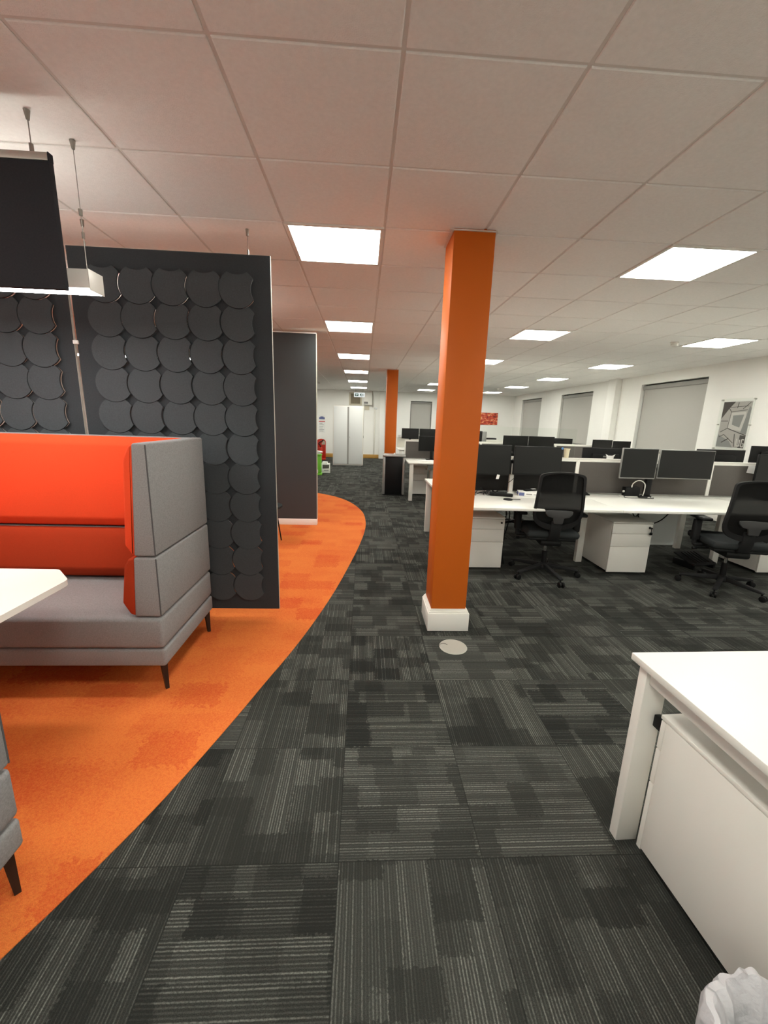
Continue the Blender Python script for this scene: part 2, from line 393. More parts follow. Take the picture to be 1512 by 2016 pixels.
LIGHTS = {}
for r in (-6, -2, 2, 6, 10, 14, 18, 22):
    LIGHTS[(1, r)] = 1; LIGHTS[(5, r)] = 1; LIGHTS[(9, r)] = 1
    if r not in (2, 6, 10): LIGHTS[(-3, r)] = 1  # unseen left column, added to brighten the back wall and front faces
b = MB()
b.box(XL - .15, XR + .15, YF - .15, YB + .15, G, G + .12, mi=1)
t = bmesh.new()
for i in range(-8, 12):
    for j in range(-8, 26):
        if (i, j) in LIGHTS: continue
        x0, x1, y0, y1 = GX + i * .6, GX + i * .6 + .6, GY + j * .6, GY + j * .6 + .6
        x0, x1, y0, y1 = max(x0 + .0075, XL), min(x1 - .0075, XR), max(y0 + .0075, YF), min(y1 - .0075, YB)
        if x1 - x0 < .03 or y1 - y0 < .03: continue
        zb = G - .006; c = .003
        V = [t.verts.new(p) for p in ((x0, y0, G), (x1, y0, G), (x1, y1, G), (x0, y1, G), (x0, y0, zb + c), (x1, y0, zb + c), (x1, y1, zb + c), (x0, y1, zb + c),
                                      (x0 + c, y0 + c, zb), (x1 - c, y0 + c, zb), (x1 - c, y1 - c, zb), (x0 + c, y1 - c, zb))]
        for q in range(4):
            t.faces.new((V[q], V[(q + 1) % 4], V[4 + (q + 1) % 4], V[4 + q])); t.faces.new((V[4 + q], V[4 + (q + 1) % 4], V[8 + (q + 1) % 4], V[8 + q]))
        t.faces.new(V[8:12])
bmesh.ops.recalc_face_normals(t, faces=t.faces)
b._merge(t, 0)
struct(b.build('ceiling', [M['tile'], M['tbar']], smooth=False))

# walls
b = MB(); b.box(XL - .15, XL, YF, YB, 0, G); struct(b.build('wall_left', M['wall'], smooth=False))
b = MB(); b.box(XL - .15, XR + .15, YF - .15, YF, 0, G); struct(b.build('wall_near', M['wall'], smooth=False))
WR = [(7.16, 8.92, 1.0, 2.415), (10.83, 12.58, 1.0, 2.418), (14.0, 15.70, 1.0, 2.415)]
b = MB(); ys = [YF]
for y0, y1, z0, z1 in WR:
    b.box(XR, XR + .25, ys[-1], y0, 0, G); b.box(XR, XR + .25, y0, y1, 0, z0); b.box(XR, XR + .25, y0, y1, z1, G); ys.append(y1)
b.box(XR, XR + .25, ys[-1], YB, 0, G)
struct(b.build('wall_right', M['wall'], smooth=False))
b = MB(); wx0, wx1, wz0, wz1 = 1.835, 2.685, 1.0, 2.28
b.box(XL - .15, wx0, YB, YB + .25, 0, G); b.box(wx1, XR + .25, YB, YB + .25, 0, G); b.box(wx0, wx1, YB, YB + .25, 0, wz0); b.box(wx0, wx1, YB, YB + .25, wz1, G)
struct(b.build('wall_back', M['wall'], smooth=False))
b = MB(); b.box(5.86, 6.0, 9.64, 9.95, 0, G, bev=.004); struct(b.build('pilaster_right', M['wall']))
b = MB(); b.box(.62, .80, YB - .12, YB, 0, G, bev=.004); struct(b.build('pilaster_back', M['wall']))
b = MB(); b.box(XL, .62, YB - .018, YB, 0, .15, bev=.004); b.box(.80, XR, YB - .018, YB, 0, .15, bev=.004); struct(b.build('baseboard_back', M['oak']))
b = MB(); b.box(XR - .018, XR, YF, YB, 0, .15, bev=.004); struct(b.build('baseboard_right', M['gloss_white']))

BL = ['window nearest the framed print', 'middle window on the right wall', 'farthest window on the right wall']
for n, (y0, y1, z0, z1) in enumerate(WR):
    w = bpy.data.objects.new('window_%d' % (n + 1), None); COL.objects.link(w); w.location = (XR, (y0 + y1) / 2, z0); struct(w)
    hw = (y1 - y0) / 2; h = z1 - z0
    b = MB()
    b.box(.16, .22, -hw, hw, 0, .06); b.box(.16, .22, -hw, hw, h - .06, h); b.box(.16, .22, -hw, -hw + .06, .06, h - .06); b.box(.16, .22, hw - .06, hw, .06, h - .06); b.box(.16, .22, -.03, .03, .06, h - .06)
    b.build('window_frame', M['frame_dark'], w)
    MB().box(.185, .195, -hw + .05, hw - .05, .05, h - .05).build('window_pane', M['night'], w)
    MB().box(-.03, .16, -hw + .001, hw - .001, -.03, 0, bev=.004).build('window_sill', M['gloss_white'], w)
    r = thing('roller_blind', 'grey roller blind pulled down over the ' + BL[n], 'blind', (XR + .07, (y0 + y1) / 2, z1), 0, 'grey roller blinds in the windows')
    MB().box(-.003, .003, -hw + .03, hw - .03, -h + .03, -.05).build('blind_fabric', M['blind'], r)
    MB().box(-.035, .035, -hw + .012, hw - .012, -.11, -.028, bev=.008).build('headrail', M['blind_dark'], r)
    MB().box(-.010, .010, -hw + .03, hw - .03, -h + .012, -h + .035, bev=.004).build('bottom_bar', M['blind_dark'], r)
w = bpy.data.objects.new('window_4', None); COL.objects.link(w); w.location = ((wx0 + wx1) / 2, YB, wz0); struct(w)
hw = (wx1 - wx0) / 2; h = wz1 - wz0
b = MB(); b.box(-hw, hw, .16, .22, 0, .06); b.box(-hw, hw, .16, .22, h - .06, h); b.box(-hw, -hw + .06, .16, .22, .06, h - .06); b.box(hw - .06, hw, .16, .22, .06, h - .06)
b.build('window_frame', M['frame_dark'], w)
MB().box(-hw + .05, hw - .05, .185, .195, .05, h - .05).build('window_pane', M['night'], w)
MB().box(-hw + .001, hw - .001, -.03, .16, -.03, 0, bev=.004).build('window_sill', M['gloss_white'], w)
r = thing('roller_blind', 'grey roller blind pulled down over the back wall window', 'blind', ((wx0 + wx1) / 2, YB + .07, wz1), 0, 'grey roller blinds in the windows')
MB().box(-hw + .03, hw - .03, -.003, .003, -h + .03, -.05).build('blind_fabric', M['blind'], r)
MB().box(-hw + .012, hw - .012, -.035, .035, -.10, -.028, bev=.008).build('headrail', M['blind_dark'], r)
MB().box(-hw + .03, hw - .03, -.010, .010, -h + .012, -h + .035, bev=.004).build('bottom_bar', M['blind_dark'], r)

# orange pillars (part of the building)
def pillar(name, x0, x1, y0, y1):
    o = MB().box(x0, x1, y0, y1, 0, G, bev=.003).build(name, M['pillar']); struct(o)
    e = .024; b = MB(); H = .165
    b.box(x0 - e, x1 + e, y0 - e, y0, 0, H - .03, bev=.002); b.box(x0 - e, x0, y0, y1 + e, 0, H - .03, bev=.002); b.box(x1, x1 + e, y0, y1 + e, 0, H - .03, bev=.002); b.box(x0, x1, y1, y1 + e, 0, H - .03, bev=.002)
    for ex, za, zb in ((.018, H - .03, H - .018), (.013, H - .018, H - .008), (.007, H - .008, H)):
        b.box(x0 - ex, x1 + ex, y0 - ex, y0, za, zb, bev=.0025); b.box(x0 - ex, x0, y0, y1 + ex, za, zb, bev=.0025); b.box(x1, x1 + ex, y0, y1 + ex, za, zb, bev=.0025); b.box(x0, x1, y1, y1 + ex, za, zb, bev=.0025)
    b.build('skirting', M['gloss_white'], o)
    t = .014; b = MB(); z = G - .014
    b.box(x0 - .028, x1 + .004, y0 - t, y0, z - .004, z); b.box(x0 - t, x0, y0, y1, z - .004, z); b.box(x1, x1 + t, y0, y1, z - .004, z)
    b.build('ceiling_trim', M['tbar'], o)
pillar('column_front', .514, .766, 2.70, 2.955)
pillar('column_back', .502, .752, 9.50, 9.75)

# dark pod wall with white plinth
o = MB().box(-3.6, -.637, 5.65, 5.75, .092, 2.545).build('wall_pod', M['pod'], smooth=False); struct(o)
MB().box(-3.6, -.634, 5.648, 5.752, 2.545, 2.558, bev=.002).build('top_cap', M['gloss_white'], o)
MB().box(-3.6, -.636, 5.648, 5.752, 0, .092, bev=.002).build('plinth', M['gloss_white'], o)
MB().box(-.637, -.635, 5.6505, 5.7495, .092, 2.545).build('edge_strip', M['cream_edge'], o)

# ------------------------------------------------------------------ ceiling lights
def make_light(label, group, loc):
    r = thing('ceiling_light', label, 'ceiling light', loc, 0, group)
    b = MB(); h = .2985; w = .022
    b.box(-h, h, -h, -h + w, -.012, 0); b.box(-h, h, h - w, h, -.012, 0); b.box(-h, -h + w, -h + w, h - w, -.012, 0); b.box(h - w, h, -h + w, h - w, -.012, 0)
    b.build('light_frame', M['steel_white'], r)
    MB().box(-h + w, h - w, -h + w, h - w, -.010, -.004).build('diffuser', M['lit'], r, smooth=False)
    return r
ORD = {2: 'nearest', 6: 'second', 10: 'third', 14: 'fourth', 18: 'fifth', 22: 'farthest'}
ROWN = {1: 'the row left of the orange column', 5: 'the row right of the orange column', 9: 'the row along the window wall'}
proto = None
for (i, j) in sorted(LIGHTS):
    loc = (GX + i * .6 + .3, GY + j * .6 + .3, G)
    if j < 0 or i == -3 or (i == 9 and j == 2):
        lab = 'unseen square white ceiling panel light, out of the picture'; grp = 'ceiling lights overhead out of the picture'
    else:
        lab = 'square lit ceiling light, %s of %s' % (ORD[j], ROWN[i]); grp = 'square ceiling lights'
        if i == 9: lab = 'square lit ceiling light, %s along the window wall' % ({6: 'nearest', 10: 'second', 14: 'third', 18: 'fourth', 22: 'farthest'}[j])
    if proto is None: proto = make_light(lab, grp, loc)
    else: dup(proto, loc, label=lab, group=grp)
def detector(x, y, label):
    r = thing('smoke_detector', label, 'smoke detector', (x, y, G - .008), 0, 'smoke detectors')
    MB().lathe([(0, 0), (.052, 0), (.052, -.012), (.045, -.018), (0, -.018)], seg=20).build('base', M['steel_white'], r)
    MB().lathe([(0, -.018), (.040, -.018), (.040, -.045), (.030, -.055), (0, -.056)], seg=20).build('head', M['conduit'], r)
detector(4.05, 5.5, 'white smoke detector beside the nearest window wall ceiling light')
detector(4.22, 13.26, 'white smoke detector far off among the right hand ceiling lights')
detector(-1.41, 13.3, 'white smoke detector above the notice on the back wall')

# exit sign
r = thing('exit_sign', 'lit white and green exit sign hung in front of the back wall', 'sign', (-.16, 14.1, 2.23))
MB().box(-.18, .18, -.02, .02, 0, .145, bev=.006).build('sign_box', M['signwhite'], r)
b = MB(); yy = -.0215
def q2(b, x0, x1, z0, z1, y, mi=0): b.quad([(x0, y, z0), (x1, y, z0), (x1, y, z1), (x0, y, z1)], mi)
q2(b, -.145, -.03, .032, .112, yy); q2(b, .02, .145, .032, .112, yy)
y2 = yy - .0006
b.quad([(-.130, y2, .072), (-.095, y2, .100), (-.095, y2, .044)], 1); q2(b, -.097, -.045, .062, .082, y2, 1)      # arrow
q2(b, .105, .135, .036, .108, y2, 1)                                                                               # doorway
b.quad([(.050, y2, .085), (.085, y2, .092), (.090, y2, .070), (.055, y2, .062)], 1); b.quad([(.035, y2, .040), (.050, y2, .036), (.072, y2, .066), (.058, y2, .070)], 1)
b.quad([(.068, y2, .064), (.080, y2, .066), (.098, y2, .042), (.088, y2, .038)], 1); b.quad([(.072, y2, .096), (.084, y2, .096), (.084, y2, .106), (.072, y2, .106)], 1)
b.build('pictogram', [M['signgreen'], M['signwhite']], r, smooth=False)
MB().cyl((-.12, 0, .145), (-.12, 0, G - 2.23 - .008), .004).build('hanging_rod', M['steel'], r)
MB().cyl((.12, 0, .145), (.12, 0, G - 2.23 - .008), .004).build('hanging_rod', M['steel'], r)

# ------------------------------------------------------------------ sofas + table
def make_sofa(loc, rotz, label):
    W = 1.56; D = .70
    r = thing('booth_sofa', label, 'sofa', loc, rotz, 'high backed booth sofas')
    h = W / 2
    MB().box(-h, h, 0, D, .155, .256, bev=.016, seg=3).build('base', M['felt'], r)
    MB().box(-h, h, -.005, D, .262, .437, bev=.022, seg=3).build('seat', M['felt'], r)
    for s in (1, -1):
        mx = Matrix.Scale(-1, 4, (1, 0, 0)) if s < 0 else Matrix.Identity(4)
        def pr(poly, name, m, bev):
            t = MB(); t.prism([(p[0] + h, p[1]) for p in poly], .0, D, 'y', bev=bev, seg=3, mat=mx)
            if s < 0: bmesh.ops.reverse_faces(t.bm, faces=t.bm.faces)
            return t.build(name, m, r)
        pr([(0, .445), (-.135, .445), (-.112, .767), (0, .767)], 'lower_wing', M['felt'], .012)
        pr([(0, .774), (-.108, .774), (-.068, 1.338), (0, 1.338)], 'upper_wing', M['felt'], .012)
        for za, zb, xa, xb, nm in ((.452, .761, 0, 0, 'lower_seam'), (.781, 1.331, 0, 0, 'upper_seam')):
            t = MB(); t.tube([(s * (h - .003), .003, za), (s * (h - .003), .003, zb)], .0034, seg=8, smooth=1); t.build(nm, M['felt_dark'], r)
        def pad(poly, name, m):
            t = MB(); t.prism([(p[0] + h, p[1]) for p in poly], .004, D - .10, 'y', bev=.012, seg=3, mat=mx)
            if s < 0: bmesh.ops.reverse_faces(t.bm, faces=t.bm.faces)
            return t.build(name, m, r)
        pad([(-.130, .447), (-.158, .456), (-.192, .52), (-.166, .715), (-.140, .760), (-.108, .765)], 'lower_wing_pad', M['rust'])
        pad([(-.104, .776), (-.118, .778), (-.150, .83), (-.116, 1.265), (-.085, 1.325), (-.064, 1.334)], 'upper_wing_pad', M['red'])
    a = -h + .062; e = h - .062
    P = lambda poly: [(D + p[0], p[1]) for p in poly]
    MB().prism(P([(0, .445), (-.135, .445), (-.112, .767), (0, .767)]), -h + .12, h - .12, 'x', bev=.012).build('lower_back', M['felt'], r)
    MB().prism(P([(0, .774), (-.108, .774), (-.068, 1.337), (0, 1.337)]), a, e, 'x', bev=.012).build('upper_back', M['felt'], r)
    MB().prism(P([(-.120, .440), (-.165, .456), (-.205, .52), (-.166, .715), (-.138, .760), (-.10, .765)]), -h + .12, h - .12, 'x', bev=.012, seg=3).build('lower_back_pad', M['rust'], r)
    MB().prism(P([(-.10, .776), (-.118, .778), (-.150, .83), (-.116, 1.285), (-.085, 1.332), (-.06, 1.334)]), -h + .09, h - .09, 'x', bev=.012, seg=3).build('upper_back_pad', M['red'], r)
    for sx in (1, -1):
        for y in (.035, D - .045):
            t = MB(); t.cyl((sx * (h - .022), y, 0), (sx * (h - .030), y, .157), .012, .021, seg=4)
            t.build('leg', M['dark_leg'], r)
    return r
make_sofa((-1.03 - .78, 2.0, 0), 0, 'grey booth sofa with red orange back facing the camera beyond the white table')
make_sofa((-1.03 - .78, 1.072, 0), PI, 'grey booth sofa seen only by its arm end at the lower left')
r = thing('booth_table', 'white table with clipped corners between the two booth sofas', 'table', (-1.95, 1.535, 0))
X0, X1, Y0, Y1, ch = -.74, .645, -.365, .365, .125
poly = [(X0, Y0), (X1 - ch, Y0), (X1, Y0 + ch), (X1, Y1 - ch), (X1 - ch, Y1), (X0, Y1)]
t = bmesh.new(); vs = [t.verts.new((p[0], p[1], .716)) for p in poly]; f = t.faces.new(vs)
ex = bmesh.ops.extrude_face_region(t, geom=[f])['geom']
for v in ex:
    if isinstance(v, bmesh.types.BMVert): v.co.z = .742
ve = [e for e in t.edges if abs(e.verts[0].co.z - e.verts[1].co.z) > .01]
bmesh.ops.bevel(t, geom=ve, offset=.02, segments=4, profile=.5, affect='EDGES')
bmesh.ops.recalc_face_normals(t, faces=t.faces)
b = MB(); b._merge(t); b.build('tabletop', M['lam'], r)
MB().cyl((-.05, 0, .012), (-.05, 0, .716), .04, seg=24).build('pedestal_column', M['steel_white'], r)
MB().box(-.35, .25, -.22, .22, 0, .012, bev=.004).build('foot_plate', M['steel_white'], r)

# ------------------------------------------------------------------ hanging scale panels
def scale_outline(r, rb, p, n=10):
    """circle of radius r less the circles (radius rb) centred one pitch to the right and one pitch above"""
    # intersections
    x = (r * r - rb * rb + p * p) / (2 * p); s = math.sqrt(r * r - x * x)
    pts = []
    a0 = math.atan2(-s, x); a1 = math.atan2(x, -s)
    # main circle clockwise from lower right corner via bottom and left to upper left
    aa = a0; bb = a1 - 2 * PI
    for k in range(n * 3): pts.append((r * math.cos(aa + (bb - aa) * k / (n * 3)), r * math.sin(aa + (bb - aa) * k / (n * 3))))
    # upper circle lower arc, from (-s, x) to (s, x)
    c0 = math.atan2(x - p, -s); c1 = math.atan2(x - p, s)
    if c0 > 0: c0 -= 2 * PI
    for k in range(n): q = c0 + (c1 - c0) * k / n; pts.append((rb * math.cos(q), p + rb * math.sin(q)))
    # main circle short arc from (s,x) to (x,s)
    d0 = math.atan2(x, s); d1 = math.atan2(s, x)
    for k in range(3): q = d0 + (d1 - d0) * k / 3; pts.append((r * math.cos(q), r * math.sin(q)))
    # right circle left arc from (x,s) to (x,-s)
    e0 = math.atan2(s, x - p); e1 = 2 * PI + math.atan2(-s, x - p)
    for k in range(n): q = e0 + (e1 - e0) * k / n; pts.append((p + rb * math.cos(q), rb * math.sin(q)))
    return pts
def scale_panel(x0, x1, z0, z1, y, colx, rowz, label, tilt=0.0):
    r = thing('scale_panel', label, 'hanging screen', (x1, y, z1), 0, 'hanging charcoal screens with cut scales')
    cu = bpy.data.curves.new('c', 'CURVE'); cu.dimensions = '2D'; cu.fill_mode = 'BOTH'; cu.extrude = .008
    def spl(pts):
        s = cu.splines.new('POLY'); s.points.add(len(pts) - 1); s.use_cyclic_u = True
        for i, p in enumerate(pts): s.points[i].co = (p[0], p[1], 0, 1)
    W = x1 - x0; H = z1 - z0
    spl([(-W - tilt, 0), (0, 0), (0, -H), (-W - tilt, -H)])
    hole = scale_outline(.1105, .1235, .2, 8); sc = scale_outline(.1145, .1195, .2, 10)
    for cx in colx:
        for cz in rowz: spl([(cx - x1 + px, cz - z1 + pz) for px, pz in hole])
    ob = bpy.data.objects.new('tmpc', cu); COL.objects.link(ob)
    dg = bpy.context.evaluated_depsgraph_get()
    me = bpy.data.meshes.new_from_object(ob.evaluated_get(dg)); bpy.data.objects.remove(ob)
    for v in me.vertices: v.co = (v.co.x, -v.co.z, v.co.y)
    t = bmesh.new(); t.from_mesh(me); bmesh.ops.recalc_face_normals(t, faces=t.faces); bpy.data.meshes.remove(me)
    b = MB(); b._merge(t); b.build('backing_board', M['panel'], r, smooth=False)
    b = MB()
    rnd = random.Random(int(x1 * 1000))
    for cx in colx:
        for cz in rowz:
            dy = rnd.uniform(-.003, .004); ax = rnd.uniform(-.05, .01); az = rnd.uniform(-.035, .015)
            m = Matrix.Translation((cx - x1, -.025 + dy, cz - z1)) @ Euler((ax, 0, az)).to_matrix().to_4x4()
            b.prism(sc, -.006, .006, 'y', bev=.0, mat=m)
            b.box(-.02, .02, .004, .022, -.02, .02, mat=m)
    b.build('raised_scales', M['panel_lit'], r)
    MB().box(.0003, .002, -.0085, .0085, -H, 0).build('edge_strip', M['cream_edge'], r)
    MB().box(-W - tilt, .002, -.0085, .0085, .0003, .002).build('top_strip', M['cream_edge'], r)
    for fx in (.11, .9):
        xx = -W * fx if fx < .5 else -W + .11
        t = MB(); t.cyl((xx, 0, 0), (xx, 0, G - z1 - .008), .0018, seg=6); t.cyl((xx, 0, G - z1 - .045), (xx, 0, G - z1 - .008), .008, .011, seg=10)
        t.cyl((xx, 0, -.004), (xx, 0, .03), .006, seg=8)
        t.build('hanging_wire', M['steel'], r)
    return r
ROWS = [2.256 - .1987 * k for k in range(11)]
scale_panel(-1.831, -.605, .078, 2.458, 2.866, [-.806 - .2035 * k for k in range(5)], ROWS, 'charcoal hanging screen of raised scales beside the aisle, right of the white gap')
scale_panel(-3.08, -1.852, .078, 2.458, 2.866, [-2.036 - .2035 * k for k in range(5)], ROWS, 'charcoal hanging screen of raised scales left of the white gap')
r = thing('joining_clip', 'small white clip bridging the gap between the two hanging screens', 'clip', (-1.838, 2.858, 1.905))
MB().box(-.016, .016, -.010, .022, -.012, .012, bev=.004).build('clip_body', M['gloss_white'], r)

# ------------------------------------------------------------------ pendant lamp with baffle
r = thing('pendant_lamp', 'long white linear pendant lamp hanging over the booth table', 'lamp', (-1.262, 2.10, 2.02))
Lm = 1.45
MB().box(-Lm, 0, 0, .105, .006, .086, bev=.002).build('lamp_body', M['steel_white'], r)
MB().box(.0005, .004, -.001, .106, -.002, .088, bev=.001).build('end_cap', M['gloss_white'], r)
MB().box(-Lm + .004, -.001, .003, .102, .001, .0055).build('diffuser', M['litbar'], r, smooth=False)
MB().box(-Lm + .05, -.05, .025, .085, .0862, .0875).build('top_diffuser', M['uplight'], r, smooth=False)
for xx in (-.004, -Lm + .05):
    t = MB(); t.cyl((xx, .006, .086), (xx, .006, G - 2.02 - .008), .0015, seg=6); t.cyl((xx, .006, G - 2.02 - .04), (xx, .006, G - 2.02 - .008), .006, .012, seg=10)
    t.cyl((xx, .006, .30), (xx, .006, .325), .007, .009, seg=8); t.cyl((xx, .006, .21), (xx, .006, .235), .006, seg=8)
    t.build('hanging_wire', M['steel'], r)
r = thing('acoustic_baffle', 'black felt baffle hanging in front of the linear pendant lamp', 'baffle', (-1.255, 1.925, 1.972))
MB().box(-1.45, 0, 0, .026, 0, .462, bev=.003).build('felt_board', M['baffle'], r)
MB().box(-1.45, -.004, -.002, .020, .462, .490, bev=.002).build('top_rail', M['alu'], r)
MB().box(-.004, .0, .0, .026, .462, .492).build('end_cap', M['baffle'], r)
for xx in (-.066, -1.38):
    t = MB(); t.cyl((xx, .01, .488), (xx, .01, G - 1.972 - .008), .002, seg=6); t.cyl((xx, .01, G - 1.972 - .04), (xx, .01, G - 1.972 - .008), .006, .012, seg=10); t.cyl((xx, .01, .488), (xx, .01, .52), .008, seg=10)
    t.build('hanging_wire', M['steel'], r)

# stool hidden behind the screen, one leg in sight
r = thing('stool', 'thin black stool leg showing behind the scale screen edge', 'stool', (-1.12, 4.75, 0))
MB().lathe([(0, .44), (.17, .44), (.18, .45), (.18, .47), (.16, .48), (0, .48)], seg=24).build('seat', M['seat'], r)
for k in range(4):
    a = PI / 4 + k * PI / 2
    MB().tube([(.12 * math.cos(a), .12 * math.sin(a), .44), (.19 * math.cos(a), .19 * math.sin(a), .0)], .008, smooth=1).build('leg', M['black'], r)

# floor box
r = thing('floor_socket', 'round steel floor socket cover in the carpet before the orange column', 'floor socket', (.634, 2.462, 0))
MB().lathe([(0, .002), (.083, .002), (.088, .004), (.092, .003), (.094, 0)], seg=48).build('cover', M['floorbox'], r)
t = MB(); t.tube([(-.062 + .028 * math.cos(a), .010 + .028 * math.sin(a), .0035) for a in [math.radians(q) for q in range(20, 215, 20)]], .0016, seg=6, smooth=2)
t.build('lift_handle', M['darkp'], r)

# ------------------------------------------------------------------ desks
def desk_post(b, x0, x1, y0, y1, z1=.70): b.box(x0, x1, y0, y1, 0, z1, bev=.003)
def make_desk(loc, rotz, label, group, W=1.6, D=.9, left_end=True, right_end=False, rail=True):
    """local: x 0..W, y 0 (front) .. D"""
    r = thing('desk', label, 'desk', loc, rotz, group)
    MB().box(.002, W - .002, 0, D, .705, .730, bev=.0025).build('desktop', M['lam'], r)
    if rail:
        b = MB(); b.box(.06, W - .045, .22, .26, .665, .704); b.box(.06, W - .045, D - .16, D - .12, .665, .704)
        b.build('frame_rail', M['steel_white'], r)
    if left_end:
        MB().box(.025, .095, .025, .075, 0, .704, bev=.003).build('leg', M['steel_white'], r)
    if right_end:
        MB().box(W - .095, W - .025, .025, .075, 0, .704, bev=.003).build('leg', M['steel_white'], r)
    else:
        MB().box(W - .04, W + .03, D - .27, D - .22, 0, .704, bev=.003).build('leg', M['steel_white'], r)
    return r
def make_screen(x0, x1, y, z0, z1, label, pale=False, dark=False):
    r = thing('desk_screen', label, 'desk screen', (x0, y, z0), 0, 'desk divider screens')
    W = x1 - x0; H = z1 - z0
    MB().box(.022, W - .022, -.012, .012, .004, H - .04, bev=.003).build('fabric_panel', M['fabric_pale' if pale else 'fabric_darker' if dark else 'fabric'], r)
    b = MB(); b.box(0, W, -.016, .016, H - .040, H - .018, bev=.002); b.box(0, W, -.016, .016, H - .014, H, bev=.002); b.box(.004, W - .004, -.010, .010, H - .019, H - .012)
    b.build('top_rail', M['steel_white'], r)
    MB().box(0, .021, -.016, .016, 0, H - .041, bev=.002).build('end_post', M['steel_white'], r)
    MB().box(W - .021, W, -.016, .016, 0, H - .041, bev=.002).build('end_post', M['steel_white'], r)
    return r
XA = [.843, 2.443, 4.043]; AN = ['beside the orange column', 'in the middle of the near row', 'at the right end of the near row']
for k, x in enumerate(XA):
    make_desk((x, 3.60, 0), 0, 'white desk ' + AN[k] + ', facing the camera', 'desks of the near row', left_end=(k == 0), right_end=(k == 2))
    r = make_desk((x + 1.6, 5.48, 0), PI, 'white desk on the far side of the near row, ' + ['behind the orange column', 'behind the looped white cable', 'towards the window wall'][k], 'desks of the near row', left_end=(k == 2), right_end=(k == 0))
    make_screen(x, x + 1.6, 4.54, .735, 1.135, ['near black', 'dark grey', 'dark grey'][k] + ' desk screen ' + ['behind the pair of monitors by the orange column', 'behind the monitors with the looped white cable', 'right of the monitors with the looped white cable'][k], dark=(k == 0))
XB = [.86, 2.46, 4.06]; BN = ['beside the tall recycling bin', 'in the middle of the second row', 'at the window end of the second row']
for k, x in enumerate(XB):
    make_desk((x, 7.62, 0), 0, 'white desk ' + BN[k] + ', facing the camera', 'desks of the second row', W=1.6, D=.88, left_end=(k == 0), right_end=(k == 2))
    make_desk((x + 1.6, 9.44, 0), PI, 'white desk on the far side of the second row, ' + ['near the far orange column', 'halfway along', 'at the window end'][k], 'desks of the second row', D=.88, left_end=(k == 2), right_end=(k == 0))
    make_screen(x, x + 1.6, 8.53, .735, 1.12, 'dark grey desk screen of the second row ' + ['beside the tall recycling bin', 'behind the far pair of black monitors', 'below the row of small black monitors'][k])
XC = [.98, 2.58, 4.18]
for k, x in enumerate(XC):
    make_desk((x, 11.3, 0), 0, 'white desk in the farthest row, ' + ['nearest the far orange column', 'middle of three', 'nearest the windows'][k], 'desks of the farthest row', W=1.6, D=.88, left_end=(k == 0), right_end=(k == 2))
    make_screen(x, x + 1.6, 12.2, .735, 1.035, 'pale desk screen in the farthest row, ' + ['nearest the far orange column', 'middle of three', 'nearest the windows'][k], pale=True)
# closing panel seen under the second desk
t = MB().box(2.93, 3.70, 4.46, 4.48, .145, .70, bev=.003).build('modesty_panel', M['cab']); tag(t, 'pale grey modesty panel hanging under the desk with the looped cable', 'panel')

# near desk at the lower right
r = thing('desk', 'large white desk corner in the right foreground', 'desk', (.933, 1.213, 0), math.radians(1.2))
MB().box(0, 1.6, -.80, 0, .705, .730, bev=.003).build('desktop', M['lam'], r)
MB().box(.018, .098, -.062, -.024, 0, .704, bev=.003).build('leg', M['steel_white'], r)
MB().box(.018, .098, -.776, -.738, 0, .704, bev=.003).build('leg', M['steel_white'], r)
MB().box(1.5, 1.58, -.062, -.024, 0, .704, bev=.003).build('leg', M['steel_white'], r)
MB().box(1.5, 1.58, -.776, -.738, 0, .704, bev=.003).build('leg', M['steel_white'], r)
b = MB(); b.box(.030, .070, -.737, -.063, .650, .704, bev=.002); b.box(.099, 1.5, -.058, -.028, .652, .704); b.build('frame_rail', M['steel_white'], r)

def make_pedestal(loc, rotz, label, group='white drawer pedestals', W=.42, D=.55, H=.56, keys=0):
    """local: front face at y=0, body to +y"""
    r = thing('drawer_pedestal', label, 'drawer unit', loc, rotz, group)
    MB().box(0, W, .020, D, .035, H - .016, bev=.003).build('carcass', M['steel_white'], r)
    MB().box(-.001, W + .001, -.002, D + .001, H - .0155, H, bev=.003).build('top', M['steel_white'], r)
    zs = [.022, .30, .435, H - .018]
    for a, c in zip(zs[:-1], zs[1:]):
        MB().box(.001, W - .001, 0, .019, a + .0015, c - .0015, bev=.003).build('drawer', M['steel_white'], r)
    t = MB(); t.cyl((W - .035, 0, H - .055), (W - .035, -.008, H - .055), .010, seg=12)
    if keys == 2: t.box(W - .028, W - .004, -.034, -.001, H - .070, H - .026, bev=.003)
    if keys == 1:
        t.box(W - .050, W - .022, -.030, -.008, H - .066, H - .050, bev=.003); t.cyl((W - .03, -.02, H - .066), (W - .027, -.022, H - .105), .004, seg=6); t.box(W - .043, W - .013, -.026, -.018, H - .128, H - .100, bev=.004)
    t.build('lock', M['black'], r)
    for x in (.06, W - .06):
        for y in (.07, D - .07):
            t = MB(); t.cyl((x - .012, y, .0175), (x + .012, y, .0175), .0175, seg=14); t.box(x - .01, x + .01, y - .01, y + .01, .02, .036)
            t.build('castor', M['black'], r)
    return r
make_pedestal((1.035, 3.95, 0), 0, 'white drawer pedestal under the desk beside the orange column', keys=0)
make_pedestal((2.535, 3.86, 0), 0, 'white drawer pedestal with keys in its lock, between the two black chairs', keys=1)
make_pedestal((4.215, 3.90, 0), 0, 'white drawer pedestal at the right edge behind the chair')
make_pedestal((1.03, 8.28, 0), 0, 'white drawer pedestal in shade under the desk by the recycling bin', W=.30, D=.12 + .4, H=.60)
make_pedestal((1.002 + .42 + .0, 1.14, 0), PI + math.radians(3.0), 'white drawer pedestal side beneath the large foreground desk', keys=2, D=.62)

